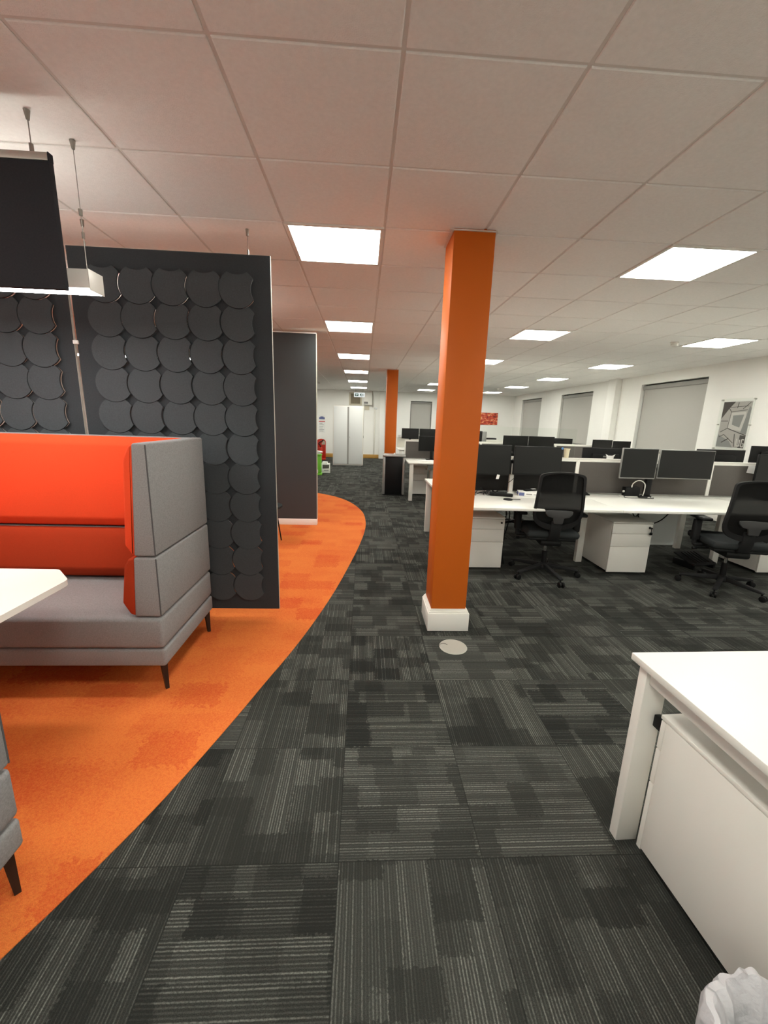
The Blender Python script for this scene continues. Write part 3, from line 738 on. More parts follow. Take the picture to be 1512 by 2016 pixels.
# ------------------------------------------------------------------ chairs
def make_chair(loc, rotz, base_rot, label, lift=0.0):
    r = thing('office_chair', label, 'office chair', loc, rotz, 'black mesh office chairs')
    yb = lambda z: -.205 - .02 * math.sin((z - .52) * 7) - .14 * max(0, (z - .60)) * 1.0
    half = [(0, 1.078), (.07, 1.076), (.13, 1.068), (.165, 1.060), (.190, 1.048), (.202, 1.028), (.205, .99), (.209, .92), (.214, .84), (.219, .76), (.221, .70), (.216, .65), (.197, .603), (.16, .568), (.11, .543), (.055, .530), (0, .527)]
    half = catmull(half, 3)
    loop = half + [(-p[0], p[1]) for p in half[-2:0:-1]]
    def inset(p):
        cx, cz = 0, .80
        sx = 1 - .022 / max(abs(p[0]), .09); sx = max(sx, .6)
        z = p[1]
        if z > 1.0: z -= .014
        if z < .70: z += (.70 - z) / .17 * .048
        return (p[0] * sx, z)
    n = len(loop); rows = []
    for off, ins in ((.0, 0), (-.028, 0), (-.028, 1), (.0, 1), (.0, 0)):
        row = []
        for p in loop:
            q = inset(p) if ins else p
            row.append((q[0], yb(q[1]) + off - .3 * q[0] ** 2 * -1.0, q[1]))
        rows.append(row)
    MB().grid(rows, closed=True).build('back_frame', M['black_soft'], r)
    t = bmesh.new(); vs = []
    inl = [inset(p) for p in half]
    b = MB(); rws = []
    for (x, z) in inl:
        x *= 1.02
        rws.append([(x * k, yb(z) - .012 + .3 * (x * k) ** 2, z) for k in (-1, -.6, -.2, .2, .6, 1)])
    b.grid(rws[1:]).build('back_mesh', M['mesh'], r)
    # lumbar pad
    lp = [(-.122, .722), (-.06, .727), (.06, .727), (.122, .722), (.120, .692), (.095, .664), (.05, .655), (.04, .60), (-.04, .60), (-.05, .655), (-.095, .664), (-.120, .692)]
    t = MB(); t.prism(lp, yb(.68) - .052, yb(.68) - .030, 'y', bev=.006); t.build('lumbar_support', M['lumbar'], r)
    # stem
    pts = [(yb(.56) - .034, .62), (yb(.56) - .034, .50), (-.205, .415), (-.04, .385), (-.04, .425), (-.165, .452), (yb(.56) + .008, .53), (yb(.56) + .004, .62)]
    t = MB(); t.prism(pts, -.048, .048, 'x', bev=.008); t.build('back_stem', M['black_soft'], r)
    t = MB()
    t.box(-.245, .245, -.21, .27, .435, .505, bev=.032, seg=4); t.build('seat', M['seat'], r)
    t = MB(); t.box(-.22, .22, -.18, .24, .405, .437, bev=.012); t.box(-.10, .10, -.16, .12, .345, .408, bev=.02); t.build('seat_mechanism', M['black'], r)
    t = MB(); t.cyl((-.10, .02, .385), (-.27, .02, .375), .007, seg=8); t.cyl((-.255, .02, .376), (-.295, .02, .374), .015, seg=10, bev=.004); t.build('tilt_lever', M['black'], r)
    for s in (1, -1):
        t = MB(); t.tube([(s * .15, .02, .415), (s * .27, .02, .415), (s * .285, .025, .44), (s * .285, .03, .64 + lift)], .019, seg=10, smooth=5)
        t.box(s * .285 - .030, s * .285 + .030, .0, .06, .46, .625 + lift, bev=.012)
        a = t.build('armrest', M['black_soft'], r)
        MB().box(s * .28 - .045, s * .28 + .045, -.12, .15, .636 + lift, .668 + lift, bev=.014, seg=3).build('arm_pad', M['black'], a)
    t = MB(); t.cyl((0, 0, .12), (0, 0, .26), .026, seg=20); t.build('column_sleeve', M['black'], r)
    MB().cyl((0, 0, .25), (0, 0, .36), .014, seg=16).build('gas_lift', M['chrome'], r)
    MB().lathe([(0, .075), (.045, .075), (.052, .09), (.045, .125), (.03, .135), (0, .135)], seg=20).build('base_hub', M['black_soft'], r)
    for k in range(5):
        a = base_rot - rotz + k * 2 * PI / 5; c, s = math.cos(a), math.sin(a)
        m = Matrix.Rotation(a, 4, 'Z')
        t = MB(); t.prism([(.03, .082), (.30, .066), (.335, .066), (.335, .082), (.30, .092), (.03, .128)], -.020, .020, 'y', bev=.008, mat=m)
        leg = t.build('base_leg', M['black_soft'], r)
        t = MB()
        tx, ty = -s, c; px, py = c * .325 + c * .012, s * .325 + s * .012
        for w in (-1, 1):
            t.cyl((px + tx * w * .008, py + ty * w * .008, .027), (px + tx * w * .026, py + ty * w * .026, .027), .027, seg=18, bev=.004)
        t.cyl((c * .322, s * .322, .03), (c * .322, s * .322, .072), .008, seg=8); t.box(-.014, .014, -.007, .007, .03, .056, mat=Matrix.Translation((px, py, 0)) @ m)
        t.build('castor', M['black'], leg)
    return r
make_chair((1.845, 3.83, 0), math.radians(-8), math.radians(204), 'black mesh office chair beside the keyed drawer unit, back squarely to the camera')
make_chair((3.476, 3.527, 0), math.radians(-14), math.radians(220), 'black mesh office chair cut off by the right edge, its armrest showing', .033)
make_chair((2.25, 5.72, 0), PI + math.radians(15), math.radians(50), 'black office chair partly seen under the desk on the far side')
make_chair((1.9, 7.35, 0), math.radians(10), math.radians(30), 'black office chair at the second row of desks behind the monitors')

# ------------------------------------------------------------------ monitors
def make_monitor(loc, rotz, w, h, label, bezel='black', glass='screen', stand=None, logo=False, bw=.010, group='black computer monitors', sticker=None):
    """loc: centre of the lower edge; faces -y; stand: desk height below the lower edge"""
    r = thing('monitor', label, 'monitor', loc, rotz, group)
    b = MB(); b.box(-w / 2, w / 2, 0, .022, 0, h, bev=.004); b.box(-w * .3, w * .3, .022, .045, h * .2, h * .8, bev=.010)
    b.build('housing', M[bezel], r)
    MB().box(-w / 2 + bw, w / 2 - bw, -.0015, .001, bw * 1.5, h - bw).build('screen', M[glass], r, smooth=False)
    if logo:
        b = MB(); b.box(-.035, .035, .0452, .0465, h * .66, h * .72); b.build('maker_mark', M['bezel_silver'], r)
    if logo == 2: pass
    if stand:
        b = MB(); b.box(-.03, .03, .045, .068, -stand + .015, h * .55, bev=.006); b.build('stand_neck', M['black'], r)
        MB().box(-.11, .11, -.04, .13, -stand, -stand + .015, bev=.006).build('stand_foot', M['black'], r)
    if sticker:
        MB().cyl((w / 2 - .012, -.0018, h - .012), (w / 2 - .012, -.004, h - .012), .012, seg=14).build('sticker', M[sticker], r)
    return r
d = .73
make_monitor((1.335, 4.30, .945), math.radians(2), .50, .322, 'wide black monitor next to the orange column', glass='screen_matt')
make_monitor((1.872, 4.29, .958), math.radians(-3), .515, .305, 'wide black monitor with a blue dot on its top corner, above the boxed book', glass='screen_matt', sticker='blue')
make_monitor((3.005, 4.30, .945), math.radians(1), .408, .330, 'squarish monitor with a thin silver frame above the looped cable', bezel='bezel_silver', glass='screen_matt', bw=.008)
make_monitor((3.538, 4.30, .953), math.radians(-2), .606, .316, 'wide black monitor with a silver edge, right of the squarish one', bezel='bezel_silver', glass='screen', bw=.006)
make_monitor((4.66, 4.33, .93), math.radians(-6), .50, .315, 'dark monitor at the right edge, beside a white note', stand=.2)
# far side of the near row, backs to the camera
make_monitor((2.945, 4.88, .92), PI, .56, .318, 'monitor back with a small white mark, behind the cat shaped card', logo=True, stand=.19)
make_monitor((4.42, 4.88, .945), PI, .62, .316, 'low dark monitor back behind the right hand desk screen', stand=.215)
make_monitor((5.10, 4.90, 1.00), PI, .55, .318, 'monitor back with a white mark at the right edge', logo=True, stand=.27)
# second row
make_monitor((1.40, 8.30, .905), 0, .56, .300, 'black monitor on the second row seen left of the near orange column', stand=.175)
make_monitor((3.12, 8.32, .95), 0, .52, .318, 'left of the far pair of black monitors above the near screens', stand=.22)
make_monitor((3.66, 8.32, .95), 0, .54, .318, 'right of the far pair of black monitors above the near screens', stand=.22)
make_monitor((4.30, 8.80, .93), PI, .50, .30, 'small black monitor back in front of the middle window', stand=.2)
make_monitor((4.98, 8.36, .93), 0, .42, .305, 'left of the two black monitors below the wall pilaster', stand=.2)
make_monitor((5.40, 8.36, .92), 0, .38, .300, 'right of the two black monitors below the wall pilaster', stand=.19)
# farthest row
make_monitor((1.36, 12.0, 1.0), 0, .50, .295, 'left black monitor of the farthest row below the back window', stand=.27)
make_monitor((1.86, 12.0, 1.0), 0, .46, .295, 'right black monitor of the farthest row below the back window', stand=.27)

# ------------------------------------------------------------------ desk clutter
def boxthing(name, label, cat, x0, x1, y0, y1, z0, z1, m, bev=.004, rotz=0, group=None, part='body'):
    cx, cy = (x0 + x1) / 2, (y0 + y1) / 2
    o = MB().box(x0 - cx, x1 - cx, y0 - cy, y1 - cy, 0, z1 - z0, bev=bev).build(name, M[m])
    o.location = (cx, cy, z0); o.rotation_euler = (0, 0, rotz)
    return tag(o, label, cat, group)
r = thing('monitor_stand', 'white monitor stand post between the two monitors by the orange column', 'monitor arm', (1.655, 4.44, d))
MB().cyl((0, 0, 0), (0, 0, .012), .045, seg=20, bev=.003).build('base', M['steel_white'], r)
MB().box(-.022, .022, -.02, .02, .012, .21, bev=.004).build('post', M['steel_white'], r)
MB().box(-.006, .006, -.01, .01, .21, .40, bev=.002).build('bright_gap_strip', M['steel_white'], r)  # white strip put in for the bright gap seen between the monitors
MB().box(-.33, .23, -.085, -.045, .34, .38, bev=.004).build('cross_bar', M['black'], r)
MB().box(-.02, .02, -.05, -.009, .34, .38, bev=.004).build('bracket', M['black'], r)
r = thing('monitor_stand', 'black monitor stand post below the silver framed monitors', 'monitor arm', (3.205, 4.39, d))
MB().cyl((0, 0, 0), (0, 0, .014), .055, seg=20, bev=.003).build('base', M['black'], r)
MB().box(-.032, .032, -.025, .025, .014, .36, bev=.006).build('post', M['black'], r)
MB().box(-.25, .38, -.03, -.005, .30, .34, bev=.004).build('cross_bar', M['black'], r)
# dock and cables
r = thing('docking_station', 'black docking box lying among cables on the desk by the column', 'docking station', (1.49, 4.24, d), math.radians(-18))
MB().box(-.12, .12, -.035, .035, 0, .032, bev=.010, seg=3).build('body', M['black'], r)
MB().box(-.10, .06, -.030, .030, .032, .036, bev=.002).build('top_pad', M['black_soft'], r)
t = MB()
rn = random.Random(4)
for k in range(6):
    x = 1.24 + .05 * k; pts = []
    for q in range(7): pts.append((x + rn.uniform(-.07, .10), 4.30 + rn.uniform(-.10, .14), d + .005 + abs(rn.gauss(0, .028)) * (1 if 0 < q < 6 else 0)))
    t.tube(pts, .0032, seg=6, smooth=5)
o = t.build('cable_tangle', M['black']); tag(o, 'tangle of black cables on the desk beside the orange column', 'cables')
t = MB(); t.tube([(1.60, 4.40, d + .004), (1.58, 4.37, d + .10), (1.62, 4.35, d + .15), (1.68, 4.36, d + .20)], .003, seg=6, smooth=6)
o = t.build('cable', M['black']); tag(o, 'black cable rising in a curve to the white monitor post', 'cable')
r = thing('headset_stand', 'small black puck with a short stalk lying on the desk edge', 'puck', (1.487, 4.02, d))
MB().lathe([(0, 0), (.045, 0), (.048, .006), (.040, .012), (0, .013)], seg=20).build('puck', M['black_soft'], r)
MB().box(.03, .13, -.004, .004, .004, .010, bev=.002).build('stalk', M['black'], r)
r = thing('boxed_book', 'white and blue box lying on the desk, under a black handset', 'box', (1.82, 4.33, d), math.radians(-14))
MB().box(-.11, .13, -.08, .08, 0, .042, bev=.002).build('carton', M['paper'], r)
b = MB(); q2(b, -.105, -.05, .004, .038, -.0806, 1); q2(b, -.03, .03, .016, .028, -.0806, 0); q2(b, .045, .105, .018, .024, -.0806, 0)
b.quad([(-.1106, .07, .004), (-.1106, -.07, .004), (-.1106, -.07, .038), (-.1106, .07, .038)], 1)
b.build('printed_panel', [M['greyp'], M['bluep']], r, smooth=False)
r = thing('handset', 'black handset resting on the white and blue box', 'handset', (1.86, 4.37, d + .0425), math.radians(20))
MB().box(-.085, .085, -.025, .025, 0, .020, bev=.008, seg=3).build('body', M['black'], r)
boxthing('paper_slip', 'white slip of paper on top of the black handset', 'paper', 1.865, 1.915, 4.355, 4.385, d + .063, d + .066, 'paper', .0005, .3)
o = MB().prism([(-.02, 0), (.012, 0), (.022, .045), (-.008, .05)], 0, .002, 'y').build('white_tag', M['paper']); o.location = (1.452, 4.292, .905); tag(o, 'small folded white tag stuck below the monitor by the column', 'tag')
o = MB().prism([(-.045, 0), (.045, 0), (.04, .010), (-.01, .045), (-.04, .045)], -.02, .02, 'y', bev=.004).build('mouse', M['black']); o.location = (2.52, 4.42, d); tag(o, 'black wedge shaped mouse left of the looped cable', 'mouse')
# looped cable desk
r = thing('cable_tray', 'white oval tray holding a black box below the squarish monitor', 'tray', (3.06, 4.37, d))
t = MB(); poly = [(.17 * math.cos(2 * PI * k / 28), .10 * math.sin(2 * PI * k / 28)) for k in range(28)]; t.prism(poly, 0, .008, 'z', bev=.002); t.build('tray_plate', M['lam'], r)
r = thing('adapter_box', 'black adapter box standing on the white oval tray', 'adapter', (3.03, 4.40, d + .0085))
MB().box(-.085, .085, -.035, .035, 0, .10, bev=.006).build('body', M['black'], r)
MB().cyl((-.085, -.01, .05), (-.10, -.01, .05), .012, seg=12).build('plug', M['steel_white'], r)
t = MB(); t.tube([(3.005, 4.36, d + .11), (3.01, 4.355, d + .15), (3.05, 4.35, d + .185), (3.10, 4.35, d + .185), (3.145, 4.35, d + .15), (3.15, 4.35, d + .08), (3.14, 4.35, d + .015)], .0055, seg=8, smooth=6)
o = t.build('looped_cable', M['conduit']); tag(o, 'white cable standing in a loop over the black adapter box', 'cable')
t = MB(); t.tube([(2.93, 4.36, d + .03), (2.91, 4.30, d + .004), (3.0, 4.24, d + .010), (3.12, 4.235, d + .010), (3.20, 4.26, d + .008), (3.23, 4.30, d + .005)], .004, seg=6, smooth=6)
o = t.build('cable', M['black']); tag(o, 'black cable curving along the front of the white oval tray', 'cable')
o = MB().box(-.05, .05, -.018, .018, 0, .018, bev=.007, seg=3).build('remote', M['black']); o.location = (3.10, 4.29, d + .0085); tag(o, 'small black handset lying on the white oval tray', 'remote')
# things standing on the screen rails
r = thing('paper_cup', 'cream paper cup standing on the desk screen rail', 'cup', (2.303, 4.54, 1.1355))
MB().lathe([(0, 0), (.024, 0), (.027, .09), (.034, .092), (.034, .102), (.030, .102), (.024, .01), (0, .01)], seg=20).build('cup_body', M['cream'], r)
o = MB().prism([(-.040, 0), (.040, 0), (.044, .022), (.058, .052), (.026, .036), (-.022, .036), (-.056, .054), (-.040, .022)], -.0015, .0015, 'y').build('cat_card', M['paper'])
o.location = (2.815, 4.54, 1.1355); tag(o, 'white card cut like cat ears standing on the desk screen rail', 'card')
r = thing('acrylic_screen', 'clear acrylic sheet standing behind the cup on the desk screens', 'clear screen', (2.0, 4.575, .735))
MB().box(-.9, .41, -.003, .003, 0, .72).build('sheet', M['acrylic'], r, smooth=False)
o = MB().box(-.055, .055, -.001, .001, -.085, 0, bev=0).build('paper_note', M['paper']); o.location = (4.53, 4.519, 1.098); o.rotation_euler = (0, math.radians(8), 0); tag(o, 'white note pinned to the desk screen at the right edge', 'note')
# second and farthest row things
boxthing('computer_case', 'small white computer case hanging below the second row desk', 'computer', 1.36, 1.50, 8.1, 8.38, .33, .53, 'lam')
r = thing('computer_tower', 'black and grey tower standing on the farthest row, below the red picture', 'computer', (3.42, 12.02, .73))
MB().box(-.20, .04, -.10, .10, 0, .55, bev=.006).build('black_case', M['black'], r)
MB().box(.04, .17, -.10, .10, 0, .54, bev=.006).build('grey_panel', M['bezel_silver'], r)
boxthing('storage_box', 'low black box behind the pale screen near the red picture', 'box', 3.72, 4.02, 12.32, 12.6, .73, 1.075, 'black')
boxthing('keyboard_tray', 'white tray resting on the desk by the recycling bin', 'tray', 1.08, 1.40, 7.95, 8.15, .73, .745, 'paper')
boxthing('white_phone', 'small white telephone left of the farthest monitors', 'telephone', 1.02, 1.10, 12.15, 12.24, 1.0355, 1.10, 'paper')
# footrest and under desk cables
r = thing('foot_rest', 'black slatted footrest on the floor under the right hand desk', 'footrest', (3.73, 4.16, 0), math.radians(12))
t = MB(); m = Matrix.Translation((0, 0, .09)) @ Matrix.Rotation(math.radians(18), 4, 'X')
t.box(-.17, .17, -.13, .13, -.01, .01, bev=.008, mat=m)
for k in range(5): t.box(-.10 + k * .045, -.075 + k * .045, -.10, .10, .010, .018, bev=.003, mat=m)
t.build('tread', M['black_soft'], r)
MB().box(-.16, -.13, -.12, .12, 0, .07, bev=.004).build('support', M['black'], r); MB().box(.13, .16, -.12, .12, 0, .07, bev=.004).build('support', M['black'], r)
def cable(name, pts, label, rad=.006):
    o = MB().tube(pts, rad, seg=6, smooth=6).build(name, M['black']); tag(o, label, 'cable')
cable('cable', [(2.93, 4.1, .66), (2.95, 4.08, .55), (3.06, 4.08, .49), (3.2, 4.09, .53), (3.32, 4.1, .65)], 'black cable sagging in a loop under the desk beside the keyed drawer unit')
cable('cable', [(2.88, 4.14, .66), (2.93, 4.13, .56), (2.98, 4.13, .60), (2.96, 4.13, .67)], 'short black cable loop just right of the keyed drawer unit')
cable('cable', [(1.50, 4.12, .68), (1.52, 4.11, .55), (1.49, 4.1, .48), (1.52, 4.12, .30), (1.50, 4.1, .18), (1.54, 4.12, .01)], 'black cable bundle dropping to the floor right of the first drawer unit', .009)
cable('cable', [(1.42, 4.16, .68), (1.50, 4.14, .63), (1.56, 4.13, .58), (1.55, 4.14, .40), (1.50, 4.16, .2), (1.48, 4.16, .012)], 'second black cable hanging beside the first drawer unit', .006)

# ------------------------------------------------------------------ far aisle
r = thing('recycling_bin', 'tall black recycling bin with silver sides and lid beside the far orange column', 'bin', (.40, 8.18, 0), math.radians(-5))
MB().box(.055, .395, .0, .30, .02, .775, bev=.006).build('black_body', M['black'], r)
MB().box(.0, .0545, -.004, .30, .02, .775, bev=.018, seg=3).build('side_trim', M['silver'], r)
MB().box(.3955, .45, -.004, .30, .02, .775, bev=.018, seg=3).build('side_trim', M['silver'], r)
MB().box(-.004, .454, -.012, .306, .776, .83, bev=.022, seg=4).build('lid', M['silver'], r)
MB().box(.01, .44, .004, .29, 0, .02, bev=.002).build('foot', M['black_soft'], r)
b = MB(); b.prism([(.20, .8305), (.25, .8305), (.23, .862), (.22, .862)], .05, .08, 'y', bev=.003); b.build('lid_tab', M['paper'], r)

r = thing('storage_cupboard', 'tall pale grey two door cupboard against the far end of the aisle', 'cupboard', (-1.0, 13.62, 0), math.radians(-1.5))
MB().box(0, .99, .02, .47, .0, 1.925, bev=.004).build('carcass', M['steel_white'], r)
MB().box(.025, .468, 0, .019, .045, 1.895, bev=.003).build('door', M['cab'], r)
o = MB().box(.522, .965, 0, .019, .045, 1.895, bev=.003).build('door', M['cab'], r)
MB().cyl((.552, 0, .93), (.552, -.014, .93), .014, seg=12).build('lock', M['alu'], o)
MB().box(.469, .521, .008, .019, .045, 1.895).build('centre_strip', M['blind_dark'], r)
MB().box(.991, 1.0, .06, .09, .90, .99, bev=.002).build('latch', M['gap'], r)

# back wall fittings
r = thing('wall_vent', 'louvred vent with beige frame high on the back wall', 'vent', (-.335, YB, 2.05))
b = MB(); b.box(-.245, .245, -.03, -.001, 0, .055); b.box(-.245, .245, -.03, -.001, .435, .475); b.box(-.245, -.185, -.03, -.001, .055, .435); b.box(.185, .245, -.03, -.001, .055, .435); b.build('vent_frame', M['beige'], r)
b = MB(); b.box(-.185, .185, -.012, -.001, .055, .435)
for k in range(9): b.box(-.184, .184, -.026, -.012, .062 + k * .042, .085 + k * .042)
b.build('louvres', M['louvre'], r)
r = thing('fuse_box', 'white metal fuse box high on the back wall right of the vent', 'fuse box', (.15, YB, 2.07))
MB().box(-.16, .16, -.16, -.001, 0, .45, bev=.005).build('enclosure', M['steel_white'], r)
b = MB(); q2(b, -.15, .0, .02, .085, -.1607, 0); q2(b, -.15, .0, .085, .115, -.1607, 1); b.build('warning_label', [M['greyp'], M['darkp']], r, smooth=False)
MB().box(-.13, .06, -.02, -.001, -.19, -.03, bev=.003).build('cable_plate', M['beige'], r)
o = MB().tube([(.33, YB - .03, G - .02), (.36, YB - .03, 2.35), (.36, YB - .03, 2.05), (.33, YB - .03, 1.98)], .022, seg=8).build('cable_conduit', M['conduit']); tag(o, 'white cable conduit on the back wall beside the fuse box', 'conduit')
boxthing('wall_socket', 'small white switch unit below the conduit on the back wall', 'switch', .40, .52, YB - .05, YB - .001, 1.92, 2.0, 'cab')
boxthing('cable_trunking', 'long white cable trunking running down the back wall', 'trunking', .40, .46, YB - .03, YB - .001, .16, 1.9, 'conduit')
# notice poster
r = thing('notice_poster', 'white notice with a blue crest and red stripe on the back wall', 'poster', (-1.64, YB - .004, .95))
MB().box(-.13, .13, 0, .003, 0, .68).build('sheet', M['paper'], r, smooth=False)
b = MB(); yy = -.0008
q2(b, -.11, .11, .52, .60, yy, 0); q2(b, -.06, .06, .60, .63, yy, 0); q2(b, -.12, .12, .425, .455, yy, 1)
for k in range(6): q2(b, -.10, -.10 + .2 * (.6 + .4 * ((k * 37) % 10) / 10), .36 - k * .06, .375 - k * .06, yy, 2)
b.build('printing', [M['bluep'], M['redp'], M['greyp']], r, smooth=False)
# red fire point stand
r = thing('fire_point_stand', 'red rounded stand with a dark strap left of the tall cupboard', 'fire stand', (-1.56, 15.3, 0))
poly = [(-.17, 0), (.17, 0), (.17, .66)] + [(.17 * math.cos(a), .66 + .11 * math.sin(a)) for a in [PI * k / 12 for k in range(1, 12)]] + [(-.17, .66)]
t = MB(); t.prism(poly, .05, .12, 'y', bev=.012); t.box(-.17, .17, -.12, .12, 0, .05, bev=.01); t.build('stand_back', M['firered'], r)
t = MB(); t.prism([(.02, .56), (.15, .56), (.15, .66), (.10, .72), (.02, .60)], .042, .0495, 'y'); t.build('pale_panel', M['beige'], r)
t = MB(); t.cyl((-.02, -.01, .05), (-.02, -.01, .46), .075, seg=20, bev=.02); t.build('extinguisher_body', M['firered'], r)
t = MB(); t.cyl((-.02, -.01, .46), (-.02, -.01, .53), .022, seg=12); t.tube([(-.02, -.01, .53), (-.08, -.02, .60), (.02, .035, .68), (.1, .035, .73)], .020, seg=8); t.build('hose', M['black_soft'], r)
# green crate
r = thing('recycling_crate', 'bright green tub with white paper on top at the aisle end', 'tub', (-1.27, 11.12, 0))
MB().box(-.20, .16, -.14, .14, 0, .05, bev=.012).build('base', M['green'], r)
MB().box(-.185, .145, -.13, .13, .05, .52, bev=.02, seg=3).build('tub_body', M['green'], r)
MB().box(-.20, .16, -.145, .145, .52, .56, bev=.012).build('rim', M['green'], r)
b = MB(); q2(b, .0, .07, .06, .15, -.131, 0); b.build('sticker', M['paper'], r, smooth=False)
t = MB(); rn = random.Random(3)
for k in range(6): t.box(-.13 + rn.uniform(-.03, .05), .08 + rn.uniform(-.02, .10), -.10, .10, .56 + k * .014, .572 + k * .014, mat=Matrix.Translation((0, 0, .56)) @ Matrix.Rotation(rn.uniform(-.12, .16), 4, 'Y') @ Matrix.Translation((0, 0, -.56)))
o = t.build('paper_heap', M['paper'], smooth=False); o.location = (-1.27, 11.12, 0.006); tag(o, 'heap of white paper spilling over the green tub', 'paper', kind='stuff')
r = thing('printed_carton', 'white carton with grey printing beside the green tub', 'carton', (-1.03, 11.5, 0), math.radians(4))
MB().box(-.13, .11, 0, .25, 0, .255, bev=.003).build('carton_body', M['paper'], r)
b = MB(); b.prism([(-.10, .12), (.08, .13), (.085, .23), (-.10, .23)], -.0016, -.0006, 'y', mi=0); b.prism([(-.06, .06), (.07, .065), (.07, .08), (-.06, .075)], -.0016, -.0006, 'y', mi=1); b.build('printing', [M['darkp'], M['greyp']], r, smooth=False)
boxthing('paper_ream', 'small white ream lying on the printed carton', 'paper ream', -1.14, -1.0, 11.52, 11.68, .256, .305, 'paper', .002)

# pictures
r = thing('framed_print', 'grey toned abstract print under clear acrylic on the window wall', 'picture', (XR, 6.466, 1.212))
W, H = .555, .765
MB().box(-.012, -.002, -W / 2, W / 2, 0, H).build('backing', M['paper'], r, smooth=False)
b = MB(); xx = -.0135
def pq(pts, mi, dx=0.0):            # pts in (u,v) 0..1 seen from the room: u left to right
    b.quad([(xx - dx, W / 2 - .02 - u * (W - .04), .02 + v * (H - .04)) for u, v in pts], mi)
def pl(p, q, w, mi, dx):
    d_ = Vector((q[0] - p[0], (q[1] - p[1]) * H / W)); n_ = Vector((-d_.y, d_.x)).normalized() * w
    pq([(p[0] + n_.x, p[1] + n_.y * W / H), (q[0] + n_.x, q[1] + n_.y * W / H), (q[0] - n_.x, q[1] - n_.y * W / H), (p[0] - n_.x, p[1] - n_.y * W / H)], mi, dx)
pq([(0, 0), (1, 0), (1, 1), (0, 1)], 0)
pq([(0, .62), (.24, .86), (.42, 1), (0, 1)], 2, .0004)
pq([(.0, 0), (.62, 0), (.45, .14), (.0, .28)], 1, .0004); pq([(.30, .40), (.95, .36), (.85, .78), (.34, .76)], 3, .0004)
pq([(.78, .30), (1, .30), (1, .85), (.93, .9)], 1, .0006); pq([(.44, .5), (.72, .44), (.8, .72), (.42, .7)], 1, .0007); pq([(.80, 0), (1, 0), (1, .26), (.80, .28)], 2, .0006)
for p, q, w in (((.30, .42), (1, .27), .012), ((.30, .42), (.34, .78), .009), ((.34, .78), (.88, .82), .008), ((.30, .42), (.06, .33), .010), ((.34, .78), (.18, .90), .010), ((.60, .30), (.66, .02), .014), ((.22, .28), (.6, .1), .009),
                ((.52, .86), (.54, .98), .012), ((.72, .84), (.95, .98), .010), ((.02, .58), (.28, .58), .010), ((.24, .88), (.9, .9), .007), ((.18, .1), (.42, .2), .016), ((.05, .22), (.22, .28), .010)):
    pl(p, q, w, 2, .0010)
for p, q, w in (((.72, .05), (.72, .20), .02), ((.72, .05), (.84, .04), .02), ((.84, .04), (.83, .18), .02), ((.90, .03), (.90, .19), .018), ((.90, .19), (.98, .18), .018), ((.90, .03), (.98, .03), .018), ((.98, .03), (.98, .10), .016), ((.94, .10), (.98, .10), .016)):
    pl(p, q, w, 3, .0014)
b.build('print', [M['midp'], M['greyp'], M['darkp'], M['lightp']], r, smooth=False)
MB().box(-.030, -.026, -W / 2 - .03, W / 2 + .03, -.03, H + .03).build('acrylic_sheet', M['acrylic'], r, smooth=False)
for u in (-W / 2 - .012, W / 2 + .012):
    for v in (-.012, H / 2, H + .012):
        MB().cyl((-.001, u, v), (-.036, u, v), .011, seg=14, bev=.002).build('standoff', M['alu'], r)
r = thing('framed_print', 'red and orange print on the far back wall right of the orange column', 'picture', (4.85, YB, 1.46))
MB().box(-.50, .50, -.022, -.001, 0, .47).build('canvas', M['redart'], r, smooth=False)

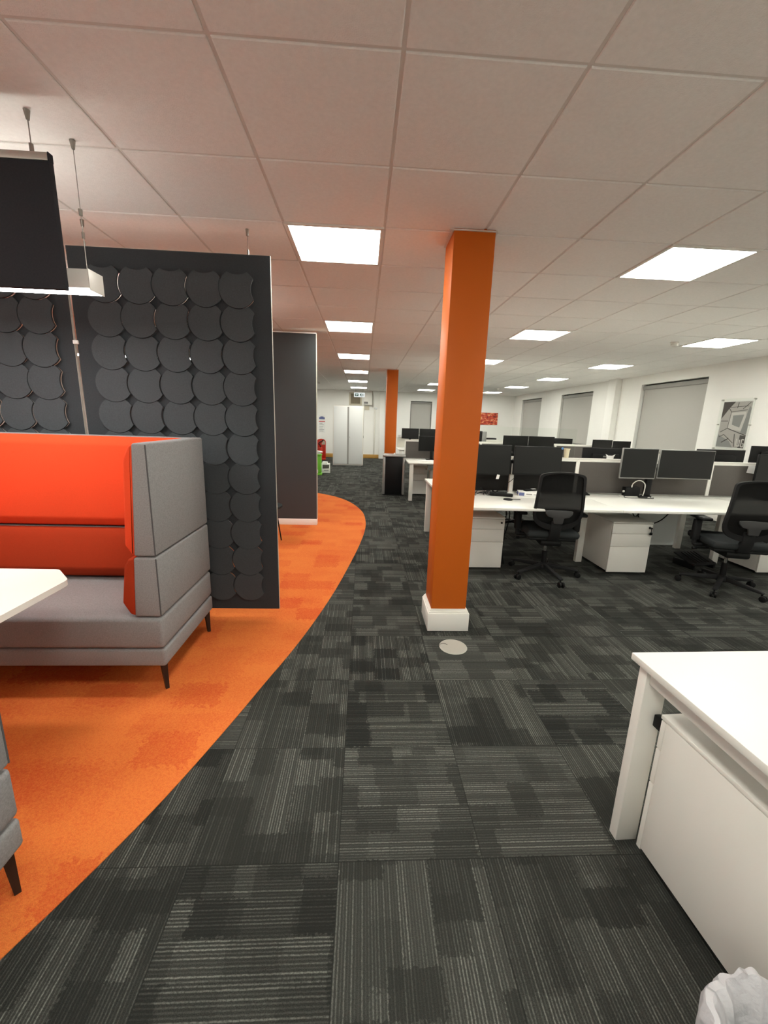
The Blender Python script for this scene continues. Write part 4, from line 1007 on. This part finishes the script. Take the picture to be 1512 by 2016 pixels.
# ------------------------------------------------------------------ waste bin with liner, lower right
r = thing('waste_bin', 'waste bin with a crumpled white liner at the lower right corner', 'bin', (.825, .452, 0))
MB().lathe([(0, .0), (.105, 0), (.108, .006), (.132, .305), (.127, .305), (.103, .012), (0, .012)], seg=32).build('bin_body', M['black_soft'], r)
def bag():
    N = 200; rows = []; rn = random.Random(11)
    ph = [rn.uniform(0, 6.28) for _ in range(12)]
    def nz(a, k): return math.sin(5 * a + ph[0] + k * .7) * .4 + math.sin(9 * a + ph[1] - k) * .35 + math.sin(14 * a + ph[2] + .9 * k) * .34 + math.sin(23 * a + ph[3] + k * .6) * .26 + abs(math.sin(15.5 * a + ph[4] - k * .5)) * .35 - .2
    prof = [(.138, .10, .3), (.143, .16, .6), (.148, .22, .8), (.153, .275, 1.0), (.154, .312, 1.1), (.148, .335, 1.2), (.136, .338, 1.0), (.122, .322, .8), (.108, .28, .8), (.100, .22, .7), (.09, .15, .5), (.05, .10, .3), (.004, .09, 0)]
    for i, (rad, z, amp) in enumerate(prof):
        row = []
        for k in range(N):
            a = 2 * PI * k / N; q = nz(a, i * .45)
            rr = rad + amp * .0085 * q; zz = z + (amp * .010 * nz(a, 7 + i * .2) if i in (4, 5, 6, 7) else amp * .004 * q)
            if i in (4, 5, 6): zz += .028 * math.exp(-((a - 1.62) / .16) ** 2) + .010 * math.exp(-((a - 1.2) / .3) ** 2)
            row.append((rr * math.cos(a), rr * math.sin(a), zz))
        rows.append(row)
    return rows
MB().grid(bag(), closed=True).build('bin_liner', M['bag'], r)

# ------------------------------------------------------------------ light behind the screens: a second pendant over the next booth
r = thing('pendant_lamp', 'long pendant lamp over the next booth, hidden behind the hanging screens', 'lamp', (-1.35, 4.2, 2.0))
MB().box(-1.45, 0, 0, .105, .006, .086, bev=.002).build('lamp_body', M['alu'], r)
MB().box(-1.446, -.004, .003, .102, .001, .0055).build('diffuser', M['litbar'], r, smooth=False)
MB().box(-1.44, -.01, .01, .095, .0862, .0875).build('top_diffuser', M['uplight'], r, smooth=False)
for xx in (-.05, -1.40):
    t = MB(); t.cyl((xx, .05, .086), (xx, .05, G - 2.0 - .008), .0015, seg=6); t.build('hanging_wire', M['steel'], r)

# ------------------------------------------------------------------ camera, world, view
cam = bpy.data.cameras.new('camera'); co = bpy.data.objects.new('camera', cam); COL.objects.link(co)
ax = Vector((0.99833963, -0.04853242, 0.03102549)); au = Vector((-0.01966506, 0.21909349, 0.97550568)); aw = Vector((0.05414113, 0.9744961, -0.21777532))
co.matrix_world = Matrix(((ax.x, au.x, -aw.x, 0), (ax.y, au.y, -aw.y, 0), (ax.z, au.z, -aw.z, 1.4759), (0, 0, 0, 1)))
cam.sensor_fit = 'HORIZONTAL'; cam.sensor_width = 36.0; cam.lens = 36.0 * 801.42 / 1512.0
cam.clip_start = .02; cam.clip_end = 100
SC.camera = co
w = bpy.data.worlds.new('world'); SC.world = w; w.use_nodes = True
w.node_tree.nodes['Background'].inputs['Color'].default_value = (.02, .02, .025, 1)
vs = SC.view_settings
vs.view_transform = 'Standard'; vs.look = 'None'; vs.gamma = 1.0; vs.use_curve_mapping = False
vs.exposure = 1.25
cy = SC.cycles
cy.use_denoising = True; cy.max_bounces = 10; cy.diffuse_bounces = 6; cy.glossy_bounces = 4; cy.transmission_bounces = 6; cy.transparent_max_bounces = 8
cy.sample_clamp_indirect = 6.0; cy.use_light_tree = True; cy.caustics_reflective = False; cy.caustics_refractive = False
